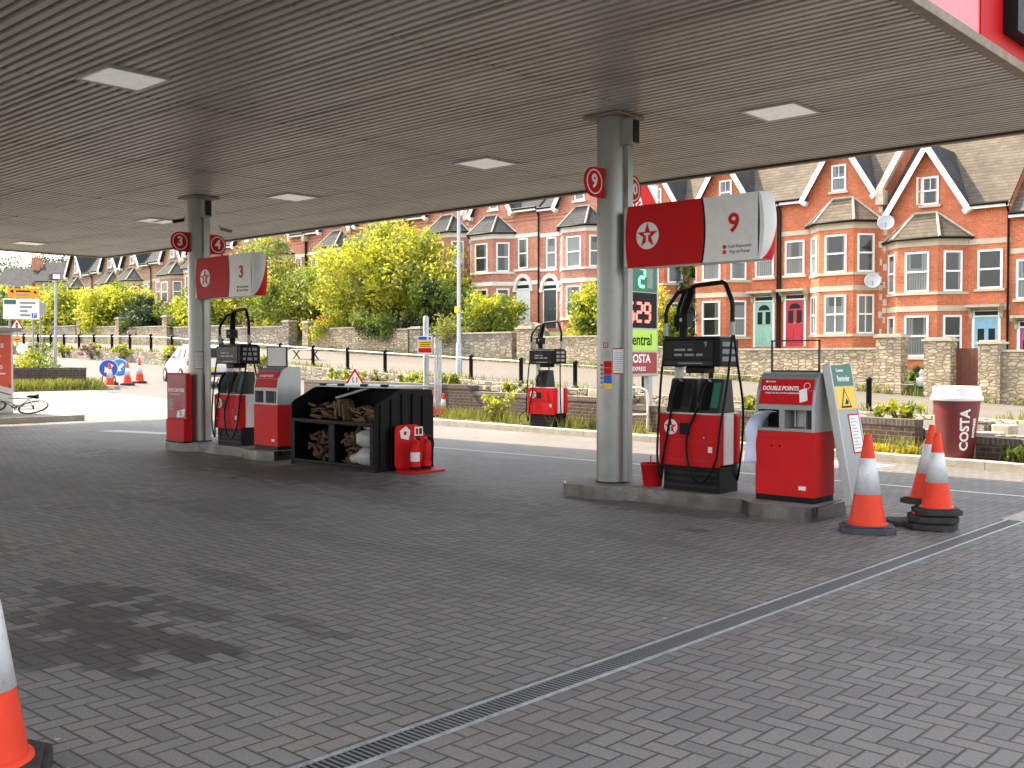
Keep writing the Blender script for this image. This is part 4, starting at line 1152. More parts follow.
# planting bed behind the wall
mb = MB()
for xa, xb, zt in ((-28.6, -18.7, .80), (-18.7, -12.9, .64), (-12.9, -6.4, .50), (-6.4, 1.5, .34)):
    ya, yb = wallY(xa) + .23, wallY(xb) + .23
    V = [(xa, ya, zt), (xb, yb, zt), (xb, yb + 1.3, zt - .1), (xa, ya + 1.3, zt - .1), (xa, ya, -.2), (xb, yb, -.2), (xb, yb + 1.35, -.2), (xa, ya + 1.35, -.2)]
    mb.add(V, [(0, 1, 2, 3), (0, 4, 5, 1), (1, 5, 6, 2), (2, 6, 7, 3), (3, 7, 4, 0)], 'soil')
tag(structure(mb.build('planting_bed_ground')), None)
# rough stones on the bed
def stones(label, xa, xb, off, z, n, seed, h=.12):
    r = random.Random(seed); mb = MB()
    for i in range(n):
        x = xa + (xb - xa) * (i + r.uniform(.0, .6)) / n
        y = wallY(x) + off + r.uniform(-.06, .06)
        s_ = r.uniform(.14, .26)
        T = Matrix.Translation((x, y, z + r.uniform(0, .03))) @ Matrix.Rotation(r.uniform(-.4, .4), 4, 'Z')
        pts = arc_poly([(-s_, -.11), (s_ * r.uniform(.7, 1), -.12), (s_, .10), (-s_ * r.uniform(.7, 1), .12)], .06, 2)
        mb.poly(pts, h * r.uniform(.7, 1.3), 'rubble_grey' if i % 3 else 'stone_pale', T)
    return tag(mb.build('stone_edging', None, .015), label, 'stone edging')
stones('row of rough flat stones on the bed right of the giant cup', -6.3, 1.0, .55, .32, 26, 3)
stones('second course of rough stones farther back right of the cup', -6.3, 1.0, .95, .34, 22, 8, .2)
stones('rubble stones edging the bed behind the lone pump', -22, -13.2, 1.0, .62, 26, 5, .22)

# ------------------------------------------------------------------ vegetation
def leaf_cloud(centres, radii, n_each, size, mname, extra=None, flat=.0, seed=0):
    """one mesh of small bent leaf quads scattered round clump centres"""
    g = np.random.default_rng(seed)
    cs = np.repeat(np.asarray(centres, float), n_each, axis=0)
    rs = np.repeat(np.asarray(radii, float), n_each)[:, None]
    n = len(cs)
    d = g.normal(size=(n, 3)); d /= np.linalg.norm(d, axis=1)[:, None]
    p = cs + d * rs * (g.random((n, 1)) ** .45)
    u = g.normal(size=(n, 3)); u[:, 2] -= .3; u /= np.linalg.norm(u, axis=1)[:, None]
    v = np.cross(u, g.normal(size=(n, 3))); v /= np.linalg.norm(v, axis=1)[:, None]
    s = size * (.6 + .8 * g.random((n, 1)))
    a = p - u * s; b = p + v * s * .45; c = p + u * s; e = p - v * s * .45
    V = np.stack([a, b, c, e], 1).reshape(-1, 3)
    return V, mname
def cloud_obj(name, clouds, parent=None):
    me = bpy.data.meshes.new(name)
    Vs = np.concatenate([c[0] for c in clouds]); nf = len(Vs) // 4
    me.vertices.add(len(Vs)); me.vertices.foreach_set('co', Vs.astype(np.float32).ravel())
    me.loops.add(nf * 4); me.loops.foreach_set('vertex_index', np.arange(nf * 4, dtype=np.int32))
    me.polygons.add(nf); me.polygons.foreach_set('loop_start', np.arange(0, nf * 4, 4, dtype=np.int32)); me.polygons.foreach_set('loop_total', np.full(nf, 4, np.int32))
    names = []; idx = []
    for V, m in clouds:
        if m not in names: names.append(m); me.materials.append(MATS[m])
        idx += [names.index(m)] * (len(V) // 4)
    me.polygons.foreach_set('material_index', idx)
    me.update(calc_edges=True)
    o = bpy.data.objects.new(name, me); COL.objects.link(o)
    if parent is not None: o.parent = parent
    return o
def clumps(cx, cy, cz, rx, ry, rz, n, seed, shell=.5, low=-.7):
    g = np.random.default_rng(seed); o = []
    while len(o) < n:
        d = g.normal(size=3); d /= np.linalg.norm(d)
        if d[2] < low: continue
        k = shell + (1 - shell) * g.random()
        w = 1 + .22 * math.sin(5 * d[0] + seed) * math.cos(4 * d[2] + seed * 2)
        o.append((cx + d[0] * rx * k * w, cy + d[1] * ry * k * w, cz + d[2] * rz * k * w))
    return o
def tree(name, label, cat, x, y, z, trunk_h, r, rz, mats, n=90, each=70, leaf=.16, seed=1, group=None, stems=1, low=-.8, crad=.75, tr=.16, shell=.45):
    t = thing(name, label, cat, (x, y, z), 0, group)
    g = random.Random(seed)
    cz = trunk_h + rz * .85
    C = clumps(0, 0, cz, r, r * .9, rz, n, seed, shell, low)
    mb = MB()
    for s in range(stems):
        a0 = g.uniform(0, 6.28); lean = 0 if stems == 1 else r * .45
        top = Vector((math.cos(a0) * lean, math.sin(a0) * lean, trunk_h + rz * .9))
        b0 = Vector((math.cos(a0) * .08 * (stems > 1), math.sin(a0) * .08 * (stems > 1), -.3))
        pts = bez([b0, b0.lerp(top, .4) + Vector((g.uniform(-.1, .1), g.uniform(-.1, .1), 0)), top], 5)
        mb.tube(pts, [tr * (1 - .75 * i / (len(pts) - 1)) for i in range(len(pts))], 'bark', 8)
        for q in range(max(4, 9 // stems)):
            c = Vector(g.choice(C)); st = pts[min(len(pts) - 1, int(g.uniform(.35, .9) * len(pts)))]
            mid = st.lerp(c, .5) + Vector((g.uniform(-.2, .2), g.uniform(-.2, .2), g.uniform(0, .3)))
            l = bez([st, mid, c], 4)
            mb.tube(l, [tr * .38 * (1 - .8 * i / (len(l) - 1)) for i in range(len(l))], 'bark', 5)
    mb.build('trunk', t)
    gl = np.random.default_rng(seed + 5)
    cl = []
    each = int(each * 1.7); leaf *= .72
    k = len(C); q = 0
    for i, (m, share) in enumerate(mats):
        e = k if i == len(mats) - 1 else q + int(k * share)
        if e > q: cl.append(leaf_cloud(C[q:e], [r * crad * .36 * (.6 + .8 * v) for v in gl.random(e - q)], each, leaf, m, seed=seed * 7 + i))
        q = e
    cloud_obj('crown', cl, t)
    return t
def bush(name, label, cat, x, y, z, r, h, mats, n=30, each=60, leaf=.09, seed=1, group=None):
    t = thing(name, label, cat, (x, y, z), 0, group)
    C = clumps(0, 0, h * .52, r, r * .8, h * .52, n, seed, .4, -.85)
    mb = MB(); g = random.Random(seed)
    for i in range(6):
        c = Vector(C[i % len(C)])
        mb.tube(bez([(g.uniform(-.05, .05), g.uniform(-.05, .05), -.1), c * .5, c], 4), [.03, .028, .025, .022, .02, .018, .014, .01, .006][:9], 'bark', 5)
    mb.build('stem', t)
    cl = []; q = 0
    for i, (m, share) in enumerate(mats):
        e = n if i == len(mats) - 1 else q + int(n * share)
        if e > q: cl.append(leaf_cloud(C[q:e], [min(r, h * .5) * .42] * (e - q), each, leaf, m, seed=seed * 5 + i))
        q = e
    cloud_obj('foliage', cl, t)
    return t

GT = 'trees and tall shrubs in the gardens along the terrace'
tree('broad_shrub_tree', 'broad sunlit yellow-green tree spreading over the garden wall in mid terrace', 'tree', -45.2, 38.8, 2.6, .9, 4.3, 2.95, [('leaf_lime', .74), ('leaf_olive', .18), ('leaf_mid', 0)], 210, 75, .17, 3, GT, 3, -.75, .62)
tree('laurel_tree', 'dark green laurel right of the yellow-green tree', 'tree', -40.2, 38.0, 2.6, .1, 1.9, 1.75, [('leaf_dark', .35), ('leaf_mid', 0)], 70, 80, .14, 4, GT, 2, -.9)
tree('wispy_tree', 'thin wispy green tree in front of the terrace left of the broad yellow tree', 'tree', -57.2, 39.0, 2.9, 1.2, 2.9, 3.0, [('leaf_olive', .5), ('leaf_lime', .3), ('leaf_mid', 0)], 75, 60, .16, 5, GT, 2, -.8)
tree('leafy_tree', 'mid green bushy tree behind the pump three hose masts', 'tree', -53.0, 38.2, 2.7, .3, 2.7, 2.2, [('leaf_mid', .5), ('leaf_olive', .3), ('leaf_lime', 0)], 85, 65, .16, 15, GT, 2, -.9)
tree('leafy_tree', 'olive green tree directly behind the pump three sign', 'tree', -61.5, 38.3, 2.8, .6, 2.6, 2.4, [('leaf_lime', .5), ('leaf_mid', 0)], 80, 60, .17, 16, GT, 2, -.9)
tree('conifer_bush', 'dense dark evergreen left of the three column', 'tree', -70.5, 38.3, 2.4, .1, 2.5, 1.75, [('leaf_dark', .8), ('leaf_mid', 0)], 110, 85, .17, 6, GT, 1, -.95, .6)
tree('lime_tree', 'bright lime green tree just left of the dark evergreen', 'tree', -76.0, 38.6, 2.4, .3, 2.9, 2.35, [('leaf_lime', .8), ('leaf_mid', 0)], 120, 70, .20, 7, GT, 1, -.8)
tree('lime_tree', 'rounded yellow-green tree above the blue arrow signs', 'tree', -84.0, 38.8, 2.4, .3, 3.4, 2.35, [('leaf_lime', .75), ('leaf_mid', 0)], 120, 70, .22, 8, GT, 1, -.8)
tree('lime_tree', 'yellow-green tree standing behind the floodlight pole', 'tree', -92.0, 40.5, 2.5, .4, 3.5, 2.5, [('leaf_lime', .5), ('leaf_olive', 0)], 110, 65, .22, 9, GT, 1, -.8)
tree('lime_tree', 'small yellow-green tree beside the three column at wall height', 'tree', -65.5, 38.2, 2.6, .2, 1.8, 1.7, [('leaf_lime', .75), ('leaf_mid', 0)], 60, 60, .16, 21, GT, 2, -.8)
tree('garden_shrub', 'rounded lime green bush over the rubble wall left of the nine column', 'shrub', -28.8, 38.0, 2.0, .1, 2.0, 1.6, [('leaf_lime', .55), ('leaf_mid', 0)], 80, 75, .13, 10, GT, 3, -.8)
tree('garden_shrub', 'lime green bush below the pale bay windows above the grey wall', 'shrub', -37.0, 38.6, 2.4, .1, 2.0, 1.25, [('leaf_lime', .5), ('leaf_mid', 0)], 70, 75, .13, 12, GT, 3, -.8)
tree('garden_shrub', 'grey-green bush tumbling over the wall top beside the lamp post', 'shrub', -37.6, 37.0, 2.2, .0, 1.6, .75, [('leaf_olive', .8), ('leaf_dark', 0)], 50, 70, .10, 13, GT, 3, -.9)
tree('garden_shrub', 'yellow flowering shrub by the ivy left of the nine pump head', 'shrub', -26.3, 38.0, 1.9, .1, 1.2, 1.2, [('leaf_lime', .6), ('flower_yellow', .2), ('leaf_mid', 0)], 50, 60, .12, 14, GT, 2, -.8)
tree('garden_shrub', 'green shrub tumbling over the wall under the broad yellow-green tree', 'shrub', -43.0, 37.0, 2.6, .0, 1.7, .65, [('leaf_mid', .7), ('leaf_dark', 0)], 50, 60, .11, 18, GT, 2, -.9)
tree('garden_shrub', 'lime green and orange flowering shrub on the wall by the stone gate posts', 'shrub', -48.0, 37.4, 2.6, .0, 1.7, .8, [('leaf_lime', .6), ('flower_orange', .12), ('leaf_mid', 0)], 50, 60, .11, 19, GT, 2, -.9)
tree('garden_shrub', 'small shrub with pale flowers inside the gateway beside the stone pillar', 'shrub', -14.45, 37.4, .4, .0, .55, .6, [('leaf_mid', .6), ('flower_orange', .1), ('leaf_dark', 0)], 26, 50, .07, 20, GT, 2, -.9)
tree('garden_shrub', 'upright green shrub beside the pillar under the rightmost bay', 'shrub', -13.0, 38.0, .7, .1, .5, .75, [('leaf_lime', .6), ('leaf_mid', 0)], 24, 50, .08, 22, GT, 2, -.9)
tree('garden_shrub', 'dark hedge along the far left garden wall', 'shrub', -96, 38.2, 2.8, .1, 4.2, 1.6, [('leaf_dark', .7), ('flower_pink', .1), ('leaf_mid', 0)], 90, 60, .2, 23, GT, 2, -.9)
# yellow creeper arch on the terrace and ivy on the brick front
def creeper(name, label, x0, x1, y, z0, z1, n, mats, seed, leaf=.12, each=55):
    t = thing(name, label, 'climber', ((x0 + x1) / 2, y, z0)); g = np.random.default_rng(seed)
    C = [((g.random() - .5) * (x1 - x0), -.1 + .12 * g.normal(), g.random() * (z1 - z0)) for i in range(n)]
    cl = []; q = 0
    for i, (m, sh) in enumerate(mats):
        e = n if i == len(mats) - 1 else q + int(n * sh)
        cl.append(leaf_cloud(C[q:e], [.34] * (e - q), each, leaf, m, seed=seed + i)); q = e
    cloud_obj('foliage', cl, t)
    mb = MB(); mb.tube(bez([(0, .0, -.2), (.1, -.05, (z1 - z0) * .4), (-.1, -.05, (z1 - z0) * .9)], 5), .05, 'bark', 6); mb.build('stem', t)
creeper('wall_ivy', 'dark ivy climbing the brick front between two bays beside the price totem', -28.0, -26.2, 41.75, 2.0, 8.2, 46, [('leaf_mid', .5), ('leaf_dark', 0)], 31)
creeper('wall_creeper', 'yellow-green creeper hanging under the pale bay windows by the lamp post', -45.4, -41.2, 41.1, 5.3, 6.3, 34, [('leaf_lime', .8), ('leaf_mid', 0)], 33)
# bushes on the planting bed
GB = 'small plants along the brick wall bed'
g = random.Random(5)
bed = [(-27.6, .9, .8, 'lime'), (-26.3, 1.0, .85, 'olive'), (-24.6, .9, .8, 'pink'), (-22.8, .8, .78, 'lime'), (-20.6, .7, .8, 'mid'), (-17.6, .6, .6, 'olive'), (-16.2, .5, .62, 'pink'), (-13.7, .6, .65, 'mid'), (-11.6, .6, .5, 'lime'), (-10.0, .5, .5, 'mid'), (-8.4, .5, .5, 'olive'), (-7.0, .5, .5, 'lime')]
bl = ['lime plant at the far left end of the brick wall bed', 'olive plant beside the leftmost end of the brick bed', 'pink flowering plant behind the road narrows triangle', 'lime plant above the log store on the brick bed',
      'green plant behind the notice on the steel poles', 'olive plant left of the lone pump', 'pink flowering plant just left of the lone pump', 'green plant just right of the lone pump', 'lime plant behind the white hoop barrier', 'green plant behind the paper towel terminal', 'olive plant behind the leaning board', 'lime plant at the end of the bed by the giant cup']
for (x, r_, z, kd), lab in zip(bed, bl):
    ms = {'lime': [('leaf_lime', .7), ('leaf_mid', 0)], 'olive': [('leaf_olive', .8), ('leaf_lime', 0)], 'mid': [('leaf_mid', .7), ('leaf_lime', 0)], 'pink': [('leaf_olive', .7), ('flower_pink', 0)]}[kd]
    bush('bedding_plant', lab, 'plant', x, wallY(x) + .75, z - .02, .42 * (.7 + r_ * .5), .42, ms, 14, 38, .05, int(-x * 10), GB)
# weeds growing on the verge
def tufts(name, pts, hgt, mname, seed, blades=26, spread=.12, wdt=.007):
    gg = np.random.default_rng(seed); Vs = []
    for (x, y, z) in pts:
        for b in range(blades):
            a = gg.random() * 6.283; h = hgt * (.4 + .9 * gg.random()); le = h * (.2 + .5 * gg.random())
            bx, by = x + gg.normal() * spread, y + gg.normal() * spread * .6
            dx, dy = math.cos(a), math.sin(a); w_ = wdt
            Vs += [(bx - dy * w_, by + dx * w_, z), (bx + dy * w_, by - dx * w_, z), (bx + dx * le + dy * w_ * .3, by + dy * le - dx * w_ * .3, z + h), (bx + dx * le - dy * w_ * .3, by + dy * le + dx * w_ * .3, z + h)]
    o = cloud_obj(name, [(np.array(Vs), mname)])
    o['kind'] = 'stuff'; return o
pts = []
for i in range(330):
    x = -21.5 + g.random() * 19
    lo, hi = kerbY(x) + .2, wallY(x) - .12
    if -6.3 < x < -4.9: continue
    dens = .9 if (-19 < x < -15.4 or -8.7 < x < -6.3) else .35
    if hi > lo and g.random() < dens: pts.append((x, lo + (hi - lo) * g.random() ** .7, .11))
o = tufts('verge_grass', pts, .24, 'grass_blade', 3); tag(o, 'rough yellowing grass growing on the verge before the brick wall', 'grass')
pts2 = [(-8.6 + g.random() * 2.3, 0, .11) for i in range(60)]; pts2 = [(x, kerbY(x) + .22 + g.random() * .12, z) for x, y, z in pts2]
o = tufts('verge_weeds', pts2, .12, 'flower_yellow', 4, 30, .06, .012); tag(o, 'bright yellow stonecrop spilling along the kerb left of the cup', 'weeds')
bush('tall_weed', 'tall flowering weed on the verge left of the lone pump', 'plant', -17.0, wallY(-17.0) - .45, .11, .45, .62, [('leaf_lime', .6), ('leaf_olive', 0)], 16, 36, .05, 61)
bush('tall_weed', 'sprawling weed on the verge left of the giant cup', 'plant', -7.9, wallY(-7.9) - .28, .11, .38, .42, [('leaf_olive', .7), ('leaf_lime', 0)], 14, 36, .045, 62)
bush('tall_weed', 'leafy dock weed growing at the wall foot right of the cup', 'plant', -4.75, wallY(-4.75) - .2, .11, .2, .3, [('leaf_mid', .7), ('leaf_dark', 0)], 10, 26, .05, 63)
bush('tall_weed', 'leafy weed at the foot of the wall near the right edge', 'plant', -4.1, wallY(-4.1) - .2, .11, .26, .36, [('leaf_mid', .7), ('leaf_dark', 0)], 12, 26, .05, 64)
# grass at foot of garden walls
pts = []
for i in range(240):
    x = -64 + g.random() * 58; pts.append((x, 36.18 + g.random() * .18, zl(x) - .02))
o = tufts('wall_foot_grass', pts, .3, 'grass_blade', 9, 14, .25, .02); tag(o, 'rough grass growing along the foot of the garden walls', 'grass')
pts = []
for i in range(150):
    x = -66 + g.random() * 58; pts.append((x, 27.72 + g.random() * .35, zr(x)))
o = tufts('path_edge_grass', pts, .22, 'grass_blade', 10, 12, .22, .018); tag(o, 'rough grass along the stone edge of the raised footpath', 'grass')
for i in range(9):
    x = [-40.5, -43.2, -46.2, -48.4, -53.5, -57.0, -60.5, -64, -68][i]
    bush('path_edge_plant', ['lime plant on the stone bank behind the white car', 'yellow-green plant on the bank above the farthest cone', 'olive plant on the bank above the blue arrow signs', 'lime plant on the bank left of the blue arrow signs', 'yellow-green clump on the far bank above the grass island',
         'pink valerian on the far bank behind the floodlight pole', 'olive clump on the far bank by the traffic light warning sign', 'pink flower clump on the bank under the grey sign back', 'lime clump at the far left end of the bank'][i], 'plant', x, 27.3, zr(x) - .35, .7, .75,
         [('leaf_lime', .6), ('leaf_olive', 0)] if i not in (5, 7) else [('leaf_olive', .6), ('flower_pink', 0)], 16, 34, .08, 70 + i, 'plants on the stone bank')

# ------------------------------------------------------------------ stone bank, rail, garden walls
mb = MB(); xs = [x for x in np.arange(-78, -5.9, 1.5)]
V = []
for x in xs: V += [(x, 27.36, zg(x) - .2), (x, 27.45, zr(x) + .03), (x, 27.75, zr(x) + .03), (x, 27.75, zg(x) - .2)]
n = len(xs)
F = []
for i in range(n - 1):
    a = i * 4; b = a + 4
    F += [(a, b, b + 1, a + 1), (a + 1, b + 1, b + 2, a + 2), (a + 2, b + 2, b + 3, a + 3)]
mb.add(V, F, 'rubble_grey'); t = mb.build('retaining_wall'); tag(t, 'low rough stone wall holding up the raised footpath', 'wall')
PX = [-12.24 - 2.52 * i for i in range(4)] + [-22.67, -25.17, -27.7, -30.15, -32.63, -35.05, -37.45, -39.9, -42.3, -44.7, -47.05, -49.39, -51.54, -53.81, -55.85, -58.0, -59.87, -61.82, -63.58, -65.41, -67.5, -69.6]
for i, x in enumerate(PX):
    z = zr(x)
    where = {0: 'behind the leaning board', 3: 'behind the price totem', 5: 'just right of the lone pump', 6: 'left of the lone pump head', 7: 'right of the lamp post', 8: 'behind the steel poles', 9: 'above the right end of the log store', 10: 'above the road narrows triangle', 11: 'right of the white bench'}
    lab = 'black footpath post ' + where[i] if i in where else 'one of the black posts spaced along the raised footpath edge'
    t = thing('footpath_post', lab, 'post', (x, 27.95, z), 0, 'black posts along the raised footpath')
    mb = MB(); mb.lathe([(.075, 0), (.075, .86), (.09, .87), (.09, .91), (.07, .95), (.03, .97)], 'black', 12); mb.build('shaft', t)
    mb = MB(); mb.lathe([(.12, 0), (.12, .06), (.09, .09)], 'gloss_dark', 12); mb.build('foot', t)
mb = MB()
mb.tube([(x, 27.95, zr(x) + .80) for x in [-11.0] + PX[:6]], .012, 'grey', 6)
mb.tube([(x, 27.95, zr(x) + .82) for x in PX[5:]], .028, 'white', 8)
tag(mb.build('guard_rail'), 'thin rail linking the black posts along the raised footpath', 'rail')

def gwall(label, xa, xb, mname, h=1.3, pillars=(), y=36.5, cap=True, top=None):
    xm = (xa + xb) / 2
    t = thing('garden_wall', label, 'wall', (xm, y, 0), 0, 'stone garden walls of the terrace')
    mb = MB(); L = xb - xa; n = max(1, int(round(L / 5.5)))
    for i in range(n):
        a = xa + L * i / n; b = xa + L * (i + 1) / n
        zt = top if top is not None else zl((a + b) / 2) + h
        mb.box(a - xm + (.002 if i else 0), b - xm, -.18, .18, zl(a) - .6, zt, mname)
        mb.box(a - xm + (.002 if i else 0), b - xm, -.22, .22, zt, zt + .07, 'stone_pale' if cap else mname)
    mb.build('wall_body', t)
    for (px, w_, ph) in pillars:
        mb = MB(); zb = zl(px) - .5
        mb.box(px - xm - w_ / 2, px - xm + w_ / 2, -.33, .30, zb, zl(px) + ph, mname)
        mb.box(px - xm - w_ / 2 - .07, px - xm + w_ / 2 + .07, -.40, .37, zl(px) + ph, zl(px) + ph + .08, 'stone_pale')
        mb.box(px - xm - w_ / 2 + .02, px - xm + w_ / 2 - .02, -.31, .28, zl(px) + ph + .08, zl(px) + ph + .13, 'stone_pale')
        mb.build('pillar', t)
    return t
gwall('pale rubble garden wall at the right edge behind the giant cup', -11.4, -2, 'rubble', 1.72, [(-11.75, .70, 1.95)], top=1.82)
gwall('free standing stone gate pillar between the gateway and the brown gate', -13.65, -13.2, 'rubble', 1.4, [(-13.45, .90, 1.95)])
gwall('pale rubble garden wall below the red front door', -21.6, -15.6, 'rubble', 1.34, [(-15.15, .90, 1.98)], top=1.92)
gwall('pale rubble garden wall behind pump nine head', -27.4, -21.62, 'rubble', 1.34, top=2.05)
gwall('pale rubble wall below the lime bush left of the nine column', -32.0, -27.42, 'rubble', 1.33, [(-32.4, .9, 1.6)], top=2.55)
gwall('grey lichened wall beside the lamp post', -39.4, -33.3, 'rubble_grey', 1.25, [(-39.9, .8, 1.4)])
gwall('pale rubble wall under the broad yellow-green tree', -49.0, -40.6, 'rubble', 1.25, [(-49.2, .55, 1.55)])
gwall('grey stone wall with gate posts behind the pump three terminal', -64.0, -51.4, 'rubble_grey', 1.25, [(-51.1, .6, 1.6)])
gwall('weathered wall with tall posts left of the three column', -77.5, -65.2, 'rubble', 1.2, [(-64.9, .6, 1.9), (-71.5, .5, 1.8), (-77.6, .5, 1.8)])
gwall('far left garden wall behind the traffic lights warning sign', -110, -78.4, 'rubble_grey', 1.25, [(-84, .5, 1.7)])
t = thing('garden_gate', 'brown wooden garden gate beside the stone pillar', 'gate', (-12.55, 36.75, 0))
mb = MB()
for i in range(6): mb.box(-.44 + i * .147, -.44 + i * .147 + .143, -.02, .02, .2, 1.95, 'gate_brown')
mb.build('boards', t); mb = MB(); mb.box(-.44, .44, .022, .05, .5, .62, 'gate_brown'); mb.box(-.44, .44, .022, .05, 1.5, 1.62, 'gate_brown'); mb.build('rail', t)
t = thing('stone_arch', 'rounded dark stone arch over the gateway left of the lime bush', 'arch', (-32.6, 36.9, 0))
mb = MB(); prof = []
for i in range(13):
    a = math.pi * i / 12; prof.append((math.cos(a) * 1.05, 2.45 + math.sin(a) * .85))
prof = [(1.05, .9)] + prof + [(-1.05, .9), (-.72, .9)] + [(math.cos(math.pi - math.pi * i / 12) * .72, 2.35 + math.sin(math.pi * i / 12) * .5) for i in range(13)] + [(.72, .9)]
mb.poly(prof, .4, 'rubble_grey', FRONT(0, .2, 0)); mb.build('arch_body', t)
t = thing('garden_ornament', 'white ornamental finial standing in the gateway beside the pillar', 'ornament', (-14.25, 36.9, .62))
mb = MB(); mb.lathe([(.0, 0), (.18, 0), (.18, .28), (.15, .3), (.06, .34), (.09, .42), (.10, .48), (.05, .58), (.0, .62)], 'white_clean', 16); mb.build('body', t)
# steps in the gateway
mb = MB()
for i in range(4): mb.box(-14.7, -13.9, 36.5 + i * .3, 36.82 + i * .3, .0, .28 + i * .16, 'kerb')
tag(mb.build('gateway_steps'), 'grey stone steps rising through the gateway beside the pillar', 'steps')

# ------------------------------------------------------------------ terraced houses
HG = 'terraced brick houses along the raised footpath'
def window(parent, T, w_, h_, style='sash', frame_m='white_clean', pane_m='pane', sill=True, sill_m='cream', reveal=.0):
    """T: frame whose z points out of the wall, origin at the bottom middle of the opening"""
    d = .03
    mb = MB()
    f = .075
    d = .05
    mb.box(-w_ / 2, -w_ / 2 + f, 0, h_, -.06, d, frame_m, T); mb.box(w_ / 2 - f, w_ / 2, 0, h_, -.06, d, frame_m, T)
    mb.box(-w_ / 2 + f, w_ / 2 - f, 0, f, -.06, d, frame_m, T); mb.box(-w_ / 2 + f, w_ / 2 - f, h_ - f, h_, -.06, d, frame_m, T)
    mb.box(-w_ / 2 + f, w_ / 2 - f, h_ * .5 - .035, h_ * .5 + .035, -.06, d + .015, frame_m, T)
    if style == 'panes': mb.box(-.02, .02, f, h_ - f, -.05, d - .01, frame_m, T)
    if style == 'top': mb.box(-.015, .015, h_ * .5, h_ - f, -.05, d - .01, frame_m, T)
    fr = mb.build('window', parent)
    mb = MB(); mb.box(-w_ / 2 + f, w_ / 2 - f, f, h_ * .5 - .035, -.05, .008, pane_m, T); mb.box(-w_ / 2 + f, w_ / 2 - f, h_ * .5 + .035, h_ - f, -.05, .018, pane_m, T)
    mb.build('pane', fr)
    if sill:
        mb = MB(); mb.box(-w_ / 2 - .1, w_ / 2 + .1, -.10, -.002, -.05, .12, sill_m, T); mb.build('sill', fr)
    return fr
def house(label, X0, W, z0, mirror, brick, tile, band, door, arch=False, dormer_tile='tile_shaded', coping=None, open_win=False, lvl_tile=None, seed=0):
    t = thing('terraced_house', label, 'house', (X0, 42, z0), 0, HG)
    g = random.Random(seed)
    def fx(x): return W - x if mirror else x
    def xr(a, b): 
        a, b = fx(a), fx(b); return (min(a, b), max(a, b))
    D = 8.4; EH = 6.42; RH = 10.25
    sill_m = band
    # wall body with gable
    mb = MB()
    gx0, gxp, gx1, gz = .35, 1.85, 3.35, 8.85
    out = [(0, -2), (W, -2), (W, EH), (fx(gx1) if not mirror else fx(gx0), EH), (fx(gxp), gz), (fx(gx0) if not mirror else fx(gx1), EH), (0, EH)]
    mb.poly(out, .25, brick, frame((0, .25, 0), (1, 0, 0), (0, 0, 1)))
    # side and back walls
    for xa in (0.0, W - .2):
        V = [(y, z) for y, z in ((.251, -2), (D, -2), (D, EH), (D / 2, RH - .03), (.251, EH + .2))]
        mb.poly([(y, z) for y, z in V], .2, brick, frame((xa, 0, 0), (0, 1, 0), (0, 0, 1)))
    mb.box(.2, W - .2, D - .2, D, -2, EH, brick)
    # bay: canted walls
    bw, bf = (3.38, 2.52) if W > 4.8 else (3.20, 2.42)
    bay = [(.2, 0), (.92, -.78), (bf, -.78), (bw, 0)]
    bp = [(fx(x), y) for x, y in bay]
    mb2 = MB(); mb2.poly(bp if not mirror else bp[::-1], 7.1, brick, Matrix.Translation((0, 0, -2))); 
    mb.build('wall', t); by = mb2.build('bay', t)
    # stone bands
    mb = MB()
    def off(o):
        pts = [(.2 - o * .8, -.001 - .0), (.92 - o * .35, -.78 - o), (bf + o * .35, -.78 - o), (bw + o * .8, -.001)]
        return [(fx(x), y) for x, y in pts]
    def bandbay(z, h, o, m): 
        p = off(o); q = MB(); q.poly(p if not mirror else p[::-1], h, m, Matrix.Translation((0, 0, z))); q.build('stone_band', t)
    bandbay(2.25, .21, .03, band); bandbay(4.80, .31, .03, band); bandbay(5.0, .12, .10, band)
    bandbay(2.90, .10, .07, band)
    bandbay(.36, .10, .07, band)
    def bandflat(a, b, d_, z0_, z1_, m_, nm='stone_band'):
        q = MB(); xa, xb = xr(a, b); q.box(xa, xb, -d_, .01, z0_, z1_, m_); q.build(nm, t)
    for a, b in ((bw + .04, W), (0, .16)):
        bandflat(a, b, .03, 2.25, 2.46, band); bandflat(a, b, .03, 4.80, 5.0, band)
    if arch:
        bandflat(3.42, W, .05, 3.0, 3.12, band)
        bandflat(.02, W - .02, .06, 5.9, 5.98, brick, 'brick_course'); bandflat(.02, W - .02, .04, 5.7, 5.76, brick, 'brick_course')
    # bay roof
    e = [(fx(x), y, 5.125) for x, y in ((-.02, .0), (.80, -.98), (bf + .14, -.98), (bw + .22, .0))]
    tp = [(fx(1.30), -.0, 6.2), (fx(2.18), -.0, 6.2)]
    V = e + tp + [(p[0], p[1], 5.05) for p in e]
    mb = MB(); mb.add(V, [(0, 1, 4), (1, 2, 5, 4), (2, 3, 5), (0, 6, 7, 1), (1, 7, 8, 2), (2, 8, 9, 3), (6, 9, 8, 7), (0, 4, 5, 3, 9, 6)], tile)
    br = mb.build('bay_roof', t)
    mb = MB()
    for a, b in ((e[0], tp[0]), (e[1], tp[0]), (e[2], tp[1]), (e[3], tp[1]), (tp[0], tp[1])): mb.tube([a, b], .055, 'stone_pale', 6)
    mb.build('ridge_tile', br)
    mb = MB(); mb.tube([(p[0], p[1] - .03, 5.09) for p in e], .045, 'black', 6); mb.build('bay_gutter', br)
    # main roof: two slopes as slabs, with dormer roof
    mb = MB(); ov = .28
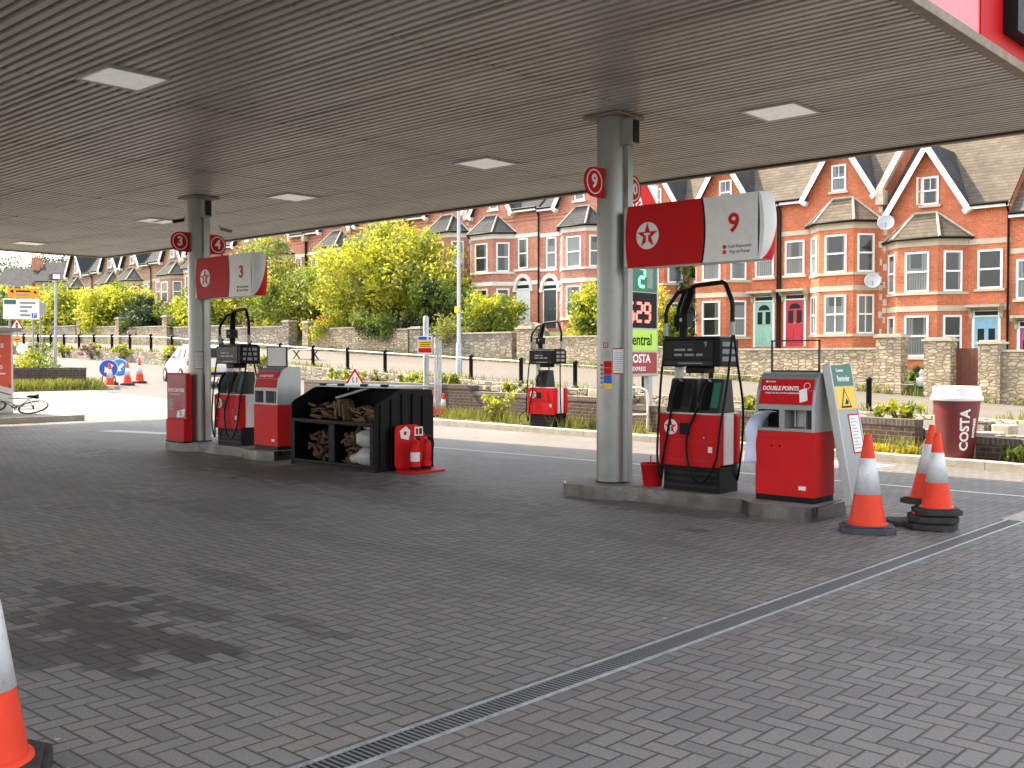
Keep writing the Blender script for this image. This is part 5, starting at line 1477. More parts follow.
    def slope(x0, x1, ya, za, yb, zb, th, m):
        V = [(x0, ya, za), (x1, ya, za), (x1, yb, zb), (x0, yb, zb)]; V += [(x, y, z - th) for x, y, z in V]
        mb.add(V, [(0, 1, 2, 3), (7, 6, 5, 4), (0, 4, 5, 1), (1, 5, 6, 2), (2, 6, 7, 3), (3, 7, 4, 0)], m)
    s_ = (RH - EH) / (D / 2)
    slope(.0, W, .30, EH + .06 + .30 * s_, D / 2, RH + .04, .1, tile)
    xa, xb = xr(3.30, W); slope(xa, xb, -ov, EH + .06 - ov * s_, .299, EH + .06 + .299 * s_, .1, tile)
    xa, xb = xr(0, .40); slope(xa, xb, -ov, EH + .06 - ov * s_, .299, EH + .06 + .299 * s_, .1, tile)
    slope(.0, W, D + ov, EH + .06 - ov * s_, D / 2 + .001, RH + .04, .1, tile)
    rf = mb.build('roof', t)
    mb = MB(); mb.tube([(0, D / 2, RH + .06), (W, D / 2, RH + .06)], .1, 'stone_pale', 8); mb.build('ridge_tile', rf)
    mb = MB()
    yb = (gz - EH) / s_ + .05
    for sgn, gx in ((-1, gx0 - .18), (1, gx1 + .18)):
        zl_ = gz - (gz - EH) / (gx1 - gxp) * abs(gx - gxp) + .12
        a = (fx(gxp), -.30, gz + .14); b = (fx(gx), -.30, zl_ + .02)
        c = (fx(gx), max(.0, (zl_ - EH - .06) / s_) + .10, zl_ + .02); d = (fx(gxp), yb + .1, gz + .14)
        V = [a, b, c, d] + [(p[0], p[1], p[2] - .09) for p in (a, b, c, d)]
        mb.add(V, [(0, 1, 2, 3), (7, 6, 5, 4), (0, 4, 5, 1), (1, 5, 6, 2), (2, 6, 7, 3), (3, 7, 4, 0)], dormer_tile)
    dr_ = mb.build('gable_roof', t)
    mb = MB()
    for gx in (gx0 - .2, gx1 + .2):
        zl_ = gz - (gz - EH) / (gx1 - gxp) * abs(gx - gxp)
        u = Vector((fx(gx) - fx(gxp), 0, zl_ - gz)); L = u.length; u.normalize()
        v = Vector((0, 0, 1)); v = (v - u * v.dot(u)).normalized()
        T = frame((fx(gxp), -.335 - (.004 if gx > gxp else 0), gz + .07), tuple(u), tuple(v))
        zc = T.col[2].xyz
        sg = 1 if zc.y < 0 else -1
        mb.poly([(-.03, .05), (L, .05), (L, -.17), (.12, -.17)], .04 * sg, 'white_clean', T)
        mb.box(L - .14, L + .05, -.27, .05, min(0, -.27 * sg), max(0, -.27 * sg), 'white_clean', T)
    mb.build('bargeboard', t)
    # gutter, soffit and downpipe on the plain side
    mb = MB()
    xa, xb = xr(3.55, W); mb.box(xa, xb, -ov - .02, -.0, EH - .24, EH - .19, 'white_clean'); mb.box(xa, xb, -ov - .03, -ov - .0, EH - .28, EH - .14, 'white_clean')
    mb.build('soffit', t)
    mb = MB(); mb.tube([(xa, -ov - .08, EH - .12), (xb, -ov - .08, EH - .12)], .055, 'black', 8); mb.build('gutter', t)
    xd = fx(W - .06); mb = MB()
    if not mirror or coping: mb.tube([(xd, -ov - .06, EH - .16), (xd, -.10, EH - .5), (xd, -.08, EH - .7), (xd, -.08, -.3)], .045, 'black', 8); mb.V and mb.build('downpipe', t)
    # windows
    wp = lambda: g.choice(['pane', 'pane', 'pane_dark'])
    def bayT(k, z):
        a = Vector((*bp[k], z)); b = Vector((*bp[k + 1], z))
        m_ = (a + b) / 2; u = (b - a).normalized()
        if mirror: u = -u
        return frame((m_.x, m_.y, z), tuple(u), (0, 0, 1))
    lowh = 1.62
    for k in range(3):
        w_ = (.94, .90, .94)[1] if k == 1 else .72
        if k == 1: w_ = .95
        window(by, bayT(k, 3.01), w_, 1.58, 'sash', pane_m=wp(), sill=False)
        window(by, bayT(k, .47), w_, lowh, 'panes' if (door == 'door_red') else 'sash', pane_m=wp(), sill=False)
    wx = 4.22 if W > 4.8 else 3.92
    if not arch:
        window(t, frame((fx(wx), 0, 3.08), (1, 0, 0), (0, 0, 1)), .92, 1.5, 'sash', pane_m=wp(), sill_m=sill_m)
    else:
        window(t, frame((fx(wx - .12), 0, 3.14), (1, 0, 0), (0, 0, 1)), .70, 1.62, 'sash', pane_m=wp(), sill=False)
    gw = window(t, frame((fx(gxp + .07), 0, 6.5), (1, 0, 0), (0, 0, 1)), .66, 1.12, 'top', pane_m='pane_dark' if open_win else 'pane', sill_m=sill_m)
    if open_win:
        mb = MB(); T = frame((fx(gxp + .07) - .33, -.03, 6.5), (-.25, -.968, 0), (0, 0, 1)) if not mirror else frame((fx(gxp + .07) - .33, -.03, 6.5), (-.25, -.968, 0), (0, 0, 1))
        for (a, b, c, d) in ((0, .05, .02, 1.1), (.26, .31, .02, 1.1), (.05, .26, .02, .07), (.05, .26, 1.05, 1.1), (.05, .26, .52, .56)): mb.box(a, b, c, d, -.02, .02, 'white_clean', T)
        mb.build('open_sash', gw)
    # door
    dx = 4.10 if W > 4.8 else 3.90
    T = frame((fx(dx), 0, 0), (1, 0, 0), (0, 0, 1))
    dw = .86
    mb = MB(); mb.box(-dw / 2, dw / 2, .0, 2.0, -.06, .006, door, T)
    for (a, b, c, d) in ((-.32, -.06, .15, .75), (.06, .32, .15, .75)): mb.box(a, b, c, d, .0, .020, door, T)
    if not arch:
        for (a, b) in ((-.32, -.08), (.08, .32)): mb.box(a, b, 1.0, 1.55, .0, .012, 'glass_dark', T)
        if door in ('door_red', 'door_green'): mb.poly([(.28 * math.cos(math.pi * i / 10), 1.62 + .24 * math.sin(math.pi * i / 10)) for i in range(11)], .012, 'glass_dark', T)
    dr = mb.build('door', t)
    mb = MB()
    if not arch:
        mb.box(-dw / 2 - .10, -dw / 2, -.02, 2.28, -.05, .03, 'white_clean', T); mb.box(dw / 2, dw / 2 + .10, -.02, 2.28, -.05, .03, 'white_clean', T)
        mb.box(-dw / 2, dw / 2, 2.0, 2.06, -.05, .03, 'white_clean', T); mb.box(-dw / 2, dw / 2, 2.22, 2.28, -.05, .03, 'white_clean', T)
        mb.box(-dw / 2, dw / 2, 2.06, 2.22, -.05, .008, 'glass_dark', T)
    else:
        mb.box(-dw / 2 - .06, -dw / 2, -.02, 2.0, -.05, .03, 'white_clean', T); mb.box(dw / 2, dw / 2 + .06, -.02, 2.0, -.05, .03, 'white_clean', T); mb.box(-dw / 2, dw / 2, 2.0, 2.07, -.05, .03, 'white_clean', T)
        mb.poly([((dw / 2) * math.cos(math.pi * i / 14), 2.07 + .52 * math.sin(math.pi * i / 14)) for i in range(15)], .02, 'glass_dark', T)
        for i in range(14):
            a0, a1 = math.pi * i / 14, math.pi * (i + 1) / 14
            q = [(r_ * math.cos(a) * (dw / 2 + .06) / .5, 2.07 + r_ * math.sin(a) * 1.15) for a, r_ in ((a0, .5), (a1, .5), (a1, .68), (a0, .68))]
            mb.poly(q, .10, band, T)
        for sx_ in (-1, 1): mb.box(sx_ * (dw / 2 + .17) - .11, sx_ * (dw / 2 + .17) + .11, 1.9, 2.07, 0, .10, band, T)
    mb.build('frame', dr)
    mb = MB(); mb.box(-.03, .03, .98, 1.02, .0, .04, 'silver', T); mb.tube([T @ Vector((.33, 1.0, .02)), T @ Vector((.33, 1.0, .06))], .025, 'silver', 8); mb.build('handle', dr)
    if not arch:
        mb = MB(); mb.box(-.64, .64, 2.36, 2.46, -.01, .55, 'stone_pale', T)
        for sx_ in (-.56, .56):
            mb.poly([(0, 2.36), (.42, 2.36), (.30, 2.28), (.10, 2.14), (.08, 1.98), (0, 1.90)], .11, 'stone_pale', frame((fx(dx) + sx_ - .055, -.001, 0), (0, -1, 0), (0, 0, 1)) @ Matrix.Translation((0, 0, -.11)))
        mb.build('door_hood', t)
    if coping is not None:
        mb = MB(); xa = -.12 if coping == 'L' else W - .16
        V = [(-.34, EH - .02), (D / 2, RH + .2), (D / 2, RH + .06), (-.34, EH - .25)]
        mb.poly(V, .28, 'stone_pale', frame((xa, 0, 0), (0, 1, 0), (0, 0, 1))); mb.box(xa - .02, xa + .3, -.36, .1, EH - .7, EH - .1, 'stone_pale')
        mb.build('coping', t)
    # quoins on the party edge nearest the bay
    mb = MB()
    xq = fx(.02)
    for i in range(9): mb.box(min(xq, fx(.02 + (.16 if i % 2 else .1))), max(xq, fx(.02 + (.16 if i % 2 else .1))), -.018, .0, .4 + i * .72, .66 + i * .72, 'cream')
    mb.build('quoins', t)
    return t
O, RD, TN = 'brick_orange', 'brick_red', 'brick_tan'
house('orange brick house at the right edge with a purple front door', -12.9, 4.9, .75, True, O, 'tile_tan', 'cream', 'door_purple', seed=1)
house('orange brick house with a pale blue door and an open gable window', -17.85, 4.95, 1.2, False, O, 'tile_tan', 'cream', 'door_blue', open_win=True, seed=2)
house('orange brick house with a red front door and satellite dishes on its corner', -22.5, 4.65, 2.15, True, O, 'tile_tan', 'cream', 'door_red', coping='R', seed=3)
house('orange brick house with a pale green door behind pump nine', -27.15, 4.65, 2.12, False, O, 'tile_tan', 'cream', 'door_green', seed=4)
house('orange brick house with ivy on its front beside the price totem', -31.85, 4.7, 2.15, True, O, 'tile_tan', 'cream', 'door_white', seed=5)
house('pale banded red brick house just left of the nine column', -36.45, 4.6, 3.2, True, RD, 'tile_slate', 'cream_white', 'door_dark', True, seed=6)
house('pale banded red brick house with white arched door right of the lamp post', -41.75, 5.3, 3.3, False, RD, 'tile_slate', 'cream_white', 'door_white', True, seed=7)
house('red brick house with pale bays behind the lamp post', -46.8, 5.05, 3.65, True, RD, 'tile_slate', 'cream_white', 'door_dark', True, coping='R', seed=8)
house('red brick house rising behind the right side of the broad yellow tree', -51.9, 5.1, 3.65, False, RD, 'tile_slate', 'cream_white', 'door_white', True, seed=9)
house('red brick house behind the middle of the broad yellow tree', -56.9, 5.0, 3.6, True, RD, 'tile_slate', 'cream_white', 'door_dark', True, coping='L', seed=10)
house('red brick house behind the left side of the broad yellow tree', -61.9, 5.0, 3.55, False, RD, 'tile_slate', 'cream_white', 'door_dark', True, seed=11)
house('red brick house with slate roof seen over the pump three sign', -66.9, 5.0, 3.4, True, RD, 'tile_slate', 'cream_white', 'door_dark', True, seed=12)
house('pale red brick house with slate bay roof just left of the three column', -72.0, 5.1, 3.2, False, RD, 'tile_slate', 'cream_white', 'door_dark', True, coping='L', seed=13)
house('tan brick gabled house right of the others above the dark evergreen', -77.2, 5.1, 2.9, True, TN, 'tile_slate', 'cream', 'door_dark', True, seed=14)
house('tan brick gabled house above the lime tree left of the evergreen', -82.2, 5.0, 2.8, False, TN, 'tile_slate', 'cream', 'door_dark', True, seed=15)
house('tan brick gabled house second from the far end of the terrace', -87.2, 5.0, 2.7, True, TN, 'tile_slate', 'cream', 'door_dark', True, seed=16)
house('tan brick gabled house at the far left end of the terrace', -92.2, 5.0, 2.6, False, TN, 'tile_slate', 'cream', 'door_dark', True, seed=17)
# dishes
for (lab, x, y, z) in (('round grey satellite dish under the eaves between two brick houses', -17.5, 41.45, 7.05), ('round grey satellite dish lower down between two brick houses', -18.02, 41.45, 4.75), ('grey satellite dish on the pale bay right of the lamp post', -41.9, 41.3, 7.0)):
    t = thing('satellite_dish', lab, 'satellite dish', (x, y, z), R(22), 'satellite dishes')
    mb = MB(); T = frame((0, -.15, 0), (1, 0, 0), (0, .3, .95))
    mb.lathe([(0, .0), (.15, .012), (.27, .05), (.32, .075), (.33, .07), (.27, .04), (.15, .0), (0, -.012)], 'silver', 24, T, caps=False); mb.build('dish', t)
    mb = MB(); mb.tube([(0, -.12, 0), (0, .30, -.05)], .025, 'grey', 6); mb.tube([(0, -.16, -.28), (0, -.42, -.05)], .012, 'grey', 6); mb.tube([(0, -.40, -.05), (0, -.46, -.02)], .03, 'grey', 8); mb.build('arm', t)
# far houses whose roofs climb beyond the trees
for i, (x, y, z0, lab) in enumerate([(-158.5, 78.5, 10.0, 'far brick house with a tall chimney behind the lime trees, nearest the gabled terrace'), (-163.0, 74.0, 9.0, 'far brick house with a tall chimney above the trees, middle of three'), (-167.5, 69.5, 8.0, 'far brick house lowest of three beyond the yellow road sign')]):
    t = thing('far_house', lab, 'house', (x, y, z0), R(42), 'far houses with chimneys')
    mb = MB(); mb.poly([(-4, -2), (4, -2), (4, 4.6), (0, 7.6), (-4, 4.6)], 5.8, TN if i else RD, frame((-2.9, 0, 0), (0, 1, 0), (0, 0, 1))); mb.build('wall', t)
    mb = MB()
    for s in (-1, 1):
        V = [(-2.95, s * 4.3, 4.45), (2.95, s * 4.3, 4.45), (2.95, 0, 7.72), (-2.95, 0, 7.72)]; V += [(a, b, c - .1) for a, b, c in V]
        mb.add(V, [(0, 1, 2, 3), (7, 6, 5, 4), (0, 4, 5, 1), (1, 5, 6, 2), (2, 6, 7, 3), (3, 7, 4, 0)], 'tile_slate')
    rf = mb.build('roof', t)
    mb = MB(); mb.box(1.5, 2.7, -.5, .6, 6.6, 9.2, RD); mb.box(1.44, 2.76, -.56, .66, 9.2, 9.38, RD)
    for q in range(3): mb.lathe([(.13, 9.38), (.11, 9.8)], 'pot', 10, None, 1.8 + q * .32, 0)
    mb.build('chimney', rf)
    for xx in (-1.2, 1.3): window(t, frame((xx, -4.0, 2.9), (1, 0, 0), (0, 0, 1)), .9, 1.3, sill_m='cream')
def far_z(x, y): return 3.1 + max(0, (y - 30) * .11) if x < -141 else garden_z(x, y)
for i, (x, y, r_, lab) in enumerate([(-212, 84, 8.5, 'tall hillside tree at the far left under the canopy edge'), (-206, 93, 8.5, 'tall hillside tree directly behind the chimneys'), (-218, 79, 8.5, 'hillside tree beyond the yellow road sign'), (-121, 49.5, 3.6, 'yellowish tree low between the sign and the chimneys'), (-200, 103, 8.5, 'hillside tree right of the chimneys behind the gables'), (-126, 44, 3.7, 'broad yellow tree far up the road at the left edge')]):
    tree('hillside_tree', lab, 'tree', x, y, far_z(x, y) - .2, 2.0, r_, r_ * .72, [('leaf_far', .6), ('leaf_mid', 0)] if i not in (3, 5) else [('leaf_lime', .8), ('leaf_far', 0)], 90, 60, .34, 40 + i, 'trees on the hill', 1, -.8, .7, .35)

# ------------------------------------------------------------------ price totem
t = thing('price_totem', 'tall fuel price totem half hidden behind the nine column', 'price sign', (-13.1, 18.30, 0))
mb = MB(); mb.box(-.09, .09, -.60, .60, 1.22, 5.35, 'silver'); mb.build('housing', t, .02)
mb = MB(); T = RIGHT(.091, 0, 0); YB = {'top': (4.72, 5.2), }
mb.box(-.57, .53, 4.25, 5.3, 0, .006, 'red_bright', T); mb.poly([(-.1, 4.55), (.53, 4.55), (.53, 4.95)], .003, 'pink', T, .006)
mb.poly([(.15, 5.3), (.53, 5.3), (.53, 4.9)], .003, 'white_clean', T, .0062); mb.logo(T @ Matrix.Translation((0, 0, .009)), -.25, 4.85, .22)
mb.box(-.57, .53, 3.02, 4.23, 0, .006, 'green_dark', T); mb.box(-.57, .53, 2.25, 3.0, 0, .006, 'black', T)
mb.box(-.57, .53, 1.77, 2.21, 0, .006, 'green_lime', T); mb.box(-.57, .53, 1.28, 1.73, 0, .006, 'maroon_sign', T)
mb.text('Central', .34, 'black', T, -.12, 1.99, .006, .9); mb.text('COSTA', .25, 'white_clean', T, -.12, 1.59, .006, 1.0, bold=.008); mb.text('EXPRESS', .13, 'white_clean', T, -.12, 1.375, .006, 1.0)
mb.build('panels', t)
mb = MB()
def seg7(cx, cy, w_, h_, on, m, off=None):
    s = {'a': (0, h_ / 2, 1), 'g': (0, 0, 1), 'd': (0, -h_ / 2, 1), 'f': (-w_ / 2, h_ / 4, 0), 'b': (w_ / 2, h_ / 4, 0), 'e': (-w_ / 2, -h_ / 4, 0), 'c': (w_ / 2, -h_ / 4, 0)}
    for k_, (x, y, hor) in s.items():
        mm = m if k_ in on else off
        if mm is None: continue
        a, b = (w_ / 2 - .02, .028) if hor else (.028, h_ / 4 - .02)
        mb.box(cx + x - a, cx + x + a, cy + y - b, cy + y + b, .006, .012, mm, T)
S7 = {'2': 'abged', '9': 'abcdfg', '1': 'bc', '5': 'afgcd', '4': 'fgbc'}
seg7(-.02, 3.32, .20, .38, S7['2'], 'led_green')
mb.build('green_price', t); mb = MB()
mb.box(.16, .38, 3.1, 3.54, .0063, .0075, 'led_off', T)
mb.build('unlit_digit', t); mb = MB()
seg7(-.42, 2.58, .20, .38, S7['5'], 'led_red'); seg7(-.12, 2.58, .20, .38, S7['2'], 'led_red'); seg7(.17, 2.58, .20, .38, S7['9'], 'led_red')
mb.build('red_price', t)
for yy in (-.35, .35):
    mb = MB(); mb.box(-.06, .06, yy - .07, yy + .07, -.2, 1.22, 'silver'); mb.build('post', t)
# white hoop barrier
t = thing('hoop_barrier', 'white tubular hoop barrier standing by the totem foot', 'barrier', (-12.55, 17.30, .11), R(40))
mb = MB(); mb.tube(bez([(-.32, 0, 0), (-.32, 0, .7), (-.24, 0, .86), (0, 0, .9), (.24, 0, .86), (.32, 0, .7), (.32, 0, 0)], 5), .025, 'white_clean', 8); mb.build('hoop', t)
mb = MB(); mb.tube([(-.32, 0, .35), (.32, 0, .35)], .018, 'white_clean', 8); mb.build('crossbar', t)
# small red thing beside the column: red extinguisher at the kerb
e = thing('hydrant_marker', 'small red marker post on the verge left of the nine column', 'marker', (-13.35, 17.45, .11))
mb = MB(); mb.lathe([(.05, 0), (.06, .01), (.06, .30), (.03, .36), (0, .37)], 'red_bright', 12); mb.build('post', e); mb = MB(); mb.box(-.065, .065, -.067, -.06, .12, .22, 'cream_white'); mb.build('plate', e)

# ------------------------------------------------------------------ steel poles, notice, lamp, small cones
vd = Vector((-.735, .678, 0))
t = thing('fence_panel_stack', 'upright galvanised fence panels stood edge on beside the log store', 'fence', (-19.62, 18.45, .1), math.atan2(vd.y, vd.x))
for i in range(3):
    mb = MB(); o_ = -.07 * i - .03
    mb.tube([(0, o_, 0), (0, o_, 2.05 - .05 * i), (.9, o_, 2.05 - .05 * i), (.9, o_, 0)], .024, 'galv', 8); mb.tube([(0, o_, .2), (.9, o_, .2)], .018, 'galv', 6)
    for q in range(8): mb.tube([(.1 + q * .1, o_, .2), (.1 + q * .1, o_, 2.0 - .05 * i)], .004, 'galv', 4)
    mb.build('panel', t)
t = thing('steel_pole', 'tall galvanised pole left of the fence panels carrying a notice', 'pole', (-19.92, 18.45, .1))
mb = MB(); mb.lathe([(.075, 0), (.075, 2.55), (.05, 2.6)], 'galv', 14); mb.build('pole', t)
t = thing('site_notice', 'white notice with yellow and red bands fixed to the pole', 'sign', (-19.86, 18.36, 1.72), R(42))
mb = MB(); T = FRONT(0, -.02, 0)
mb.box(-.19, .19, 0, .46, 0, .006, 'white_clean', T); mb.box(-.17, .17, .16, .34, .006, .008, 'yellow', T); mb.box(-.17, .17, .03, .15, .006, .008, 'red_bright', T); mb.box(-.17, .05, .36, .44, .006, .008, 'blue', T); mb.disc(.12, .40, .035, .002, 'blue', T, 14, .006)
for i in range(3): mb.box(-.12, .12, .19 + i * .045, .205 + i * .045, .008, .009, 'black', T)
mb.build('plate', t); mb = MB(); mb.box(-.05, .05, -.02, .03, .2, .26, 'galv'); mb.build('clip', t)
cone('small cone with white band at the foot of the fence panels', (-19.22, 18.40, .1), .3, .68)
cone('small orange cone half hidden behind the fence panels', (-19.52, 18.28, .1), .1, .74)
t = thing('lamp_post', 'tall pale grey street lamp post on the raised footpath', 'lamp post', (-29.3, 28.9, zr(-29.3)))
mb = MB(); mb.lathe([(.12, 0), (.12, 1.3), (.08, 1.4), (.065, 7.6)], 'galv', 14); mb.build('pole', t)
mb = MB(); mb.tube(bez([(0, 0, 7.5), (0, -.2, 7.85), (0, -.9, 8.0)], 5), .035, 'galv', 8); mb.build('arm', t)
mb = MB(); mb.box(-.11, .11, -1.4, -.85, 7.93, 8.06, 'grey'); mb.build('lamp_head', t, .03)
mb = MB(); mb.box(-.12, .12, -.13, -.085, 2.55, 2.78, 'yellow'); mb.build('yellow_plate', t)
# road works triangle
def triangle_sign(label, x, y, z, s_, sym, rz, stand):
    t = thing('warning_sign', label, 'sign', (x, y, z), rz, 'red bordered triangle signs')
    h = s_ * .866; z0 = stand
    mb = MB(); T = FRONT(0, 0, z0)
    def tri(k, dz, m, d):
        c = h / 3; r = arc_poly([(-s_ / 2 * k, c - c * k), (s_ / 2 * k, c - c * k), (0, c + (h - c) * k)], s_ * .07 * k, 3)
        mb.poly(r, d, m, T, dz)
    tri(1, -.02, 'red_bright', .02); tri(.72, 0, 'white_clean', .003)
    if sym == 'narrow':
        for sx_ in (-1, 1): mb.poly([(sx_ * .035 * s_ / .6 - .012, h * .18), (sx_ * .035 * s_ / .6 + .012, h * .18), (sx_ * .06 * s_ / .6 + .012, h * .30), (sx_ * .05 * s_ / .6 + .012, h * .5), (sx_ * .05 * s_ / .6 - .012, h * .5), (sx_ * .06 * s_ / .6 - .012, h * .30)], .002, 'black', T, .003)
    else:
        for i, m_ in enumerate(('green_dark', 'orange', 'red_bright')): mb.disc(0, h * (.2 + .14 * i), h * .055, .002, m_, T, 12, .005)
        mb.box(-h * .085, h * .085, h * .12, h * .56, .003, .005, 'black', T)
    mb.build('plate', t)
    mb = MB()
    if stand < 1: 
        for sx_ in (-.2, .2): mb.tube([(sx_, .03, z0 + .1), (sx_ * 1.2, -.15, 0)], .014, 'black', 6); mb.tube([(sx_, .03, z0 + .1), (sx_ * 1.2, .3, 0)], .014, 'black', 6)
    else: mb.tube([(0, .04, 0), (0, .04, z0 + h)], .04, 'grey', 8)
    mb.build('stand', t)
    return t
triangle_sign('road narrows triangle on a stand showing above the log store', -23.5, 19.0, .11, .60, 'narrow', R(50), .70)
triangle_sign('traffic lights warning triangle on a post beside the direction sign', -51.0, 20.8, zg(-51), .66, 'lights', R(60), 1.65)
# bench
t = thing('bench', 'white slatted bench with black legs on the raised footpath', 'bench', (-41.6, 30.6, zr(-41.6) + .12), R(10))
mb = MB()
for i in range(4): mb.box(-.8, .8, -.26 + i * .13, -.15 + i * .13, .46, .50, 'white_clean')
mb.build('seat', t)
for sx_ in (-.6, .6):
    mb = MB(); mb.tube([(sx_, -.25, 0), (sx_, .22, .46)], .03, 'black', 6); mb.tube([(sx_, .25, 0), (sx_, -.22, .46)], .03, 'black', 6); mb.build('leg', t)

# ------------------------------------------------------------------ left side: road works, signs, car
def blue_sign(label, x, y, rz, m):
    z = zg(x)
    t = thing('direction_disc', label, 'sign', (x, y, z), rz, 'blue arrow discs')
    mb = MB(); T = FRONT(0, 0, .62)
    mb.disc(0, 0, .33, .012, 'white_clean', T, 36, -.012); mb.disc(0, 0, .31, .004, m, T, 36)
    A = T @ Matrix.Rotation(R(135), 4, 'Z')
    mb.poly([(-.05, -.2), (.05, -.2), (.05, .02), (.15, .02), (0, .21), (-.15, .02), (-.05, .02)], .003, 'white_clean', A, .004)
    mb.build('disc', t)
    mb = MB()
    for s_ in (-.24, .24): mb.box(s_ - .08, s_ + .08, -.12, .25, 0, .12, 'rubber'); mb.tube([(s_, .04, .1), (s_ * .7, .03, .6)], .02, 'black', 6)
    mb.build('foot', t, .01)
    return t
blue_sign('blue arrow disc sign behind the nearest of the road cones', -36.25, 18.0, R(58), 'blue')
blue_sign('brighter blue arrow disc standing behind the other disc', -36.85, 18.72, R(50), 'blue_light')
cone('road cone in front of the blue arrow discs', (-35.5, 17.67, zg(-35.5)), .1, .95)
cone('road cone right beside the blue arrow discs', (-36.5, 18.85, zg(-36.5)), .5, .92)
cone('farthest road cone, right of the blue arrow discs', (-37.4, 19.8, zg(-37.4)), .2, .98)
# car
t = thing('white_car', 'white hatchback car seen from behind leaving toward the road', 'car', (-36.6, 21.7, zg(-36.6)), R(163))
# local x is forward
def car(t):
    L = 4.2
    st = [(-2.10, .42, .74, .80), (-2.02, .30, .78, .98), (-1.7, .28, .84, 1.0), (-1.0, .27, .87, .98), (0, .27, .87, .96), (.8, .27, .86, .94), (1.3, .28, .84, .88), (1.8, .30, .78, .78), (2.02, .34, .66, .66), (2.10, .42, .5, .55)]
    mb = MB(); V = []; nn = 10
    for (x, zb, hw, zt) in st:
        V += [(x, -hw * .92, zb), (x, -hw, zb + .12), (x, -hw, zb + (zt - zb) * .55), (x, -hw * .97, zt - .06), (x, -hw * .88, zt), (x, hw * .88, zt), (x, hw * .97, zt - .06), (x, hw, zb + (zt - zb) * .55), (x, hw, zb + .12), (x, hw * .92, zb)]
    F = [tuple(range(nn)), tuple(range(len(V) - 1, len(V) - 1 - nn, -1))]
    for i in range(len(st) - 1):
        for j in range(nn): F.append((i * nn + j, i * nn + (j + 1) % nn, (i + 1) * nn + (j + 1) % nn, (i + 1) * nn + j))
    mb.add(V, F, 'car_white', True)
    # cabin
    cs = [(-2.0, .78, .97, .98), (-1.75, .66, 1.40, .98), (-1.4, .63, 1.48, .97), (-.4, .62, 1.50, .95), (.2, .62, 1.44, .95), (1.05, .74, .95, .93)]
    V = []
    for (x, hw, zt, zb) in cs:
        V += [(x, -.80, zb - .05), (x, -hw - (.02), zt - .08 if zt > 1.1 else zt - .02), (x, -hw + .1, zt), (x, hw - .1, zt), (x, hw + .02, zt - .08 if zt > 1.1 else zt - .02), (x, .80, zb - .05)]
    F = [(0, 1, 2, 3, 4, 5), tuple(range(len(V) - 1, len(V) - 7, -1))]
    for i in range(len(cs) - 1):
        for j in range(6): F.append((i * 6 + j, i * 6 + (j + 1) % 6, (i + 1) * 6 + (j + 1) % 6, (i + 1) * 6 + j))
    mb.add(V, F, 'car_white', False)
    mb.build('body', t, .02)
    mb = MB()
    for s in (-1, 1):
        for xs_ in ([(-1.55, 1.0), (-1.45, 1.33), (-.75, 1.38), (-.72, 1.0)], [(-.66, 1.0), (-.66, 1.38), (.05, 1.33), (.62, 1.0)]):
            pts = []
            for x, z in xs_: pts.append((x, s * (.815 - (z - .93) * .32 + .012), z))
            mb.add(pts, [(0, 1, 2, 3)], 'glass_dark')
    mb.build('side_window', t)
    mb = MB(); mb.add([(-2.035, -.62, 1.02), (-2.035, .62, 1.02), (-1.80, .54, 1.36), (-1.80, -.54, 1.36)], [(0, 1, 2, 3)], 'glass_dark'); mb.build('rear_window', t)
    mb = MB(); mb.add([(1.02, -.66, .975), (1.02, .66, .975), (.30, .55, 1.40), (.30, -.55, 1.40)], [(0, 1, 2, 3)], 'glass_dark'); mb.build('windscreen', t)
    for s in (-1, 1):
        mb = MB(); mb.box(-2.12, -1.88, s * .70 - .10, s * .70 + .10, .72, .90, 'tail_red'); mb.build('tail_light', t, .03)
        for x in (-1.3, 1.32):
            mb = MB(); T = frame((x, s * .80 - .09, .32), (1, 0, 0), (0, 0, 1))
            Tw = Matrix.Translation((x, s * .79, .32)) @ Matrix.Rotation(R(90), 4, 'X')
            mb.lathe([(.20, -.10), (.30, -.10), (.32, -.07), (.32, .07), (.30, .10), (.20, .10)], 'rubber', 24, Tw, caps=False)
            wh = mb.build('wheel', t)
            mb = MB(); mb.lathe([(.0, -.085), (.20, -.09), (.20, .09), (.0, .085)], 'silver', 20, Tw, caps=False); mb.build('rim', wh)
    mb = MB(); mb.box(-2.125, -2.10, -.26, .26, .52, .64, 'yellow'); mb.build('number_plate', t)
    mb = MB(); mb.box(-2.13, -2.0, -.72, .72, .36, .46, 'black'); mb.build('bumper', t, .02)
    mb = MB()
    for s in (-1, 1): mb.box(.45, .60, s * .90 - .07, s * .90 + .07, .98, 1.10, 'black')
    mb.build('wing_mirror', t, .02)
car(t)
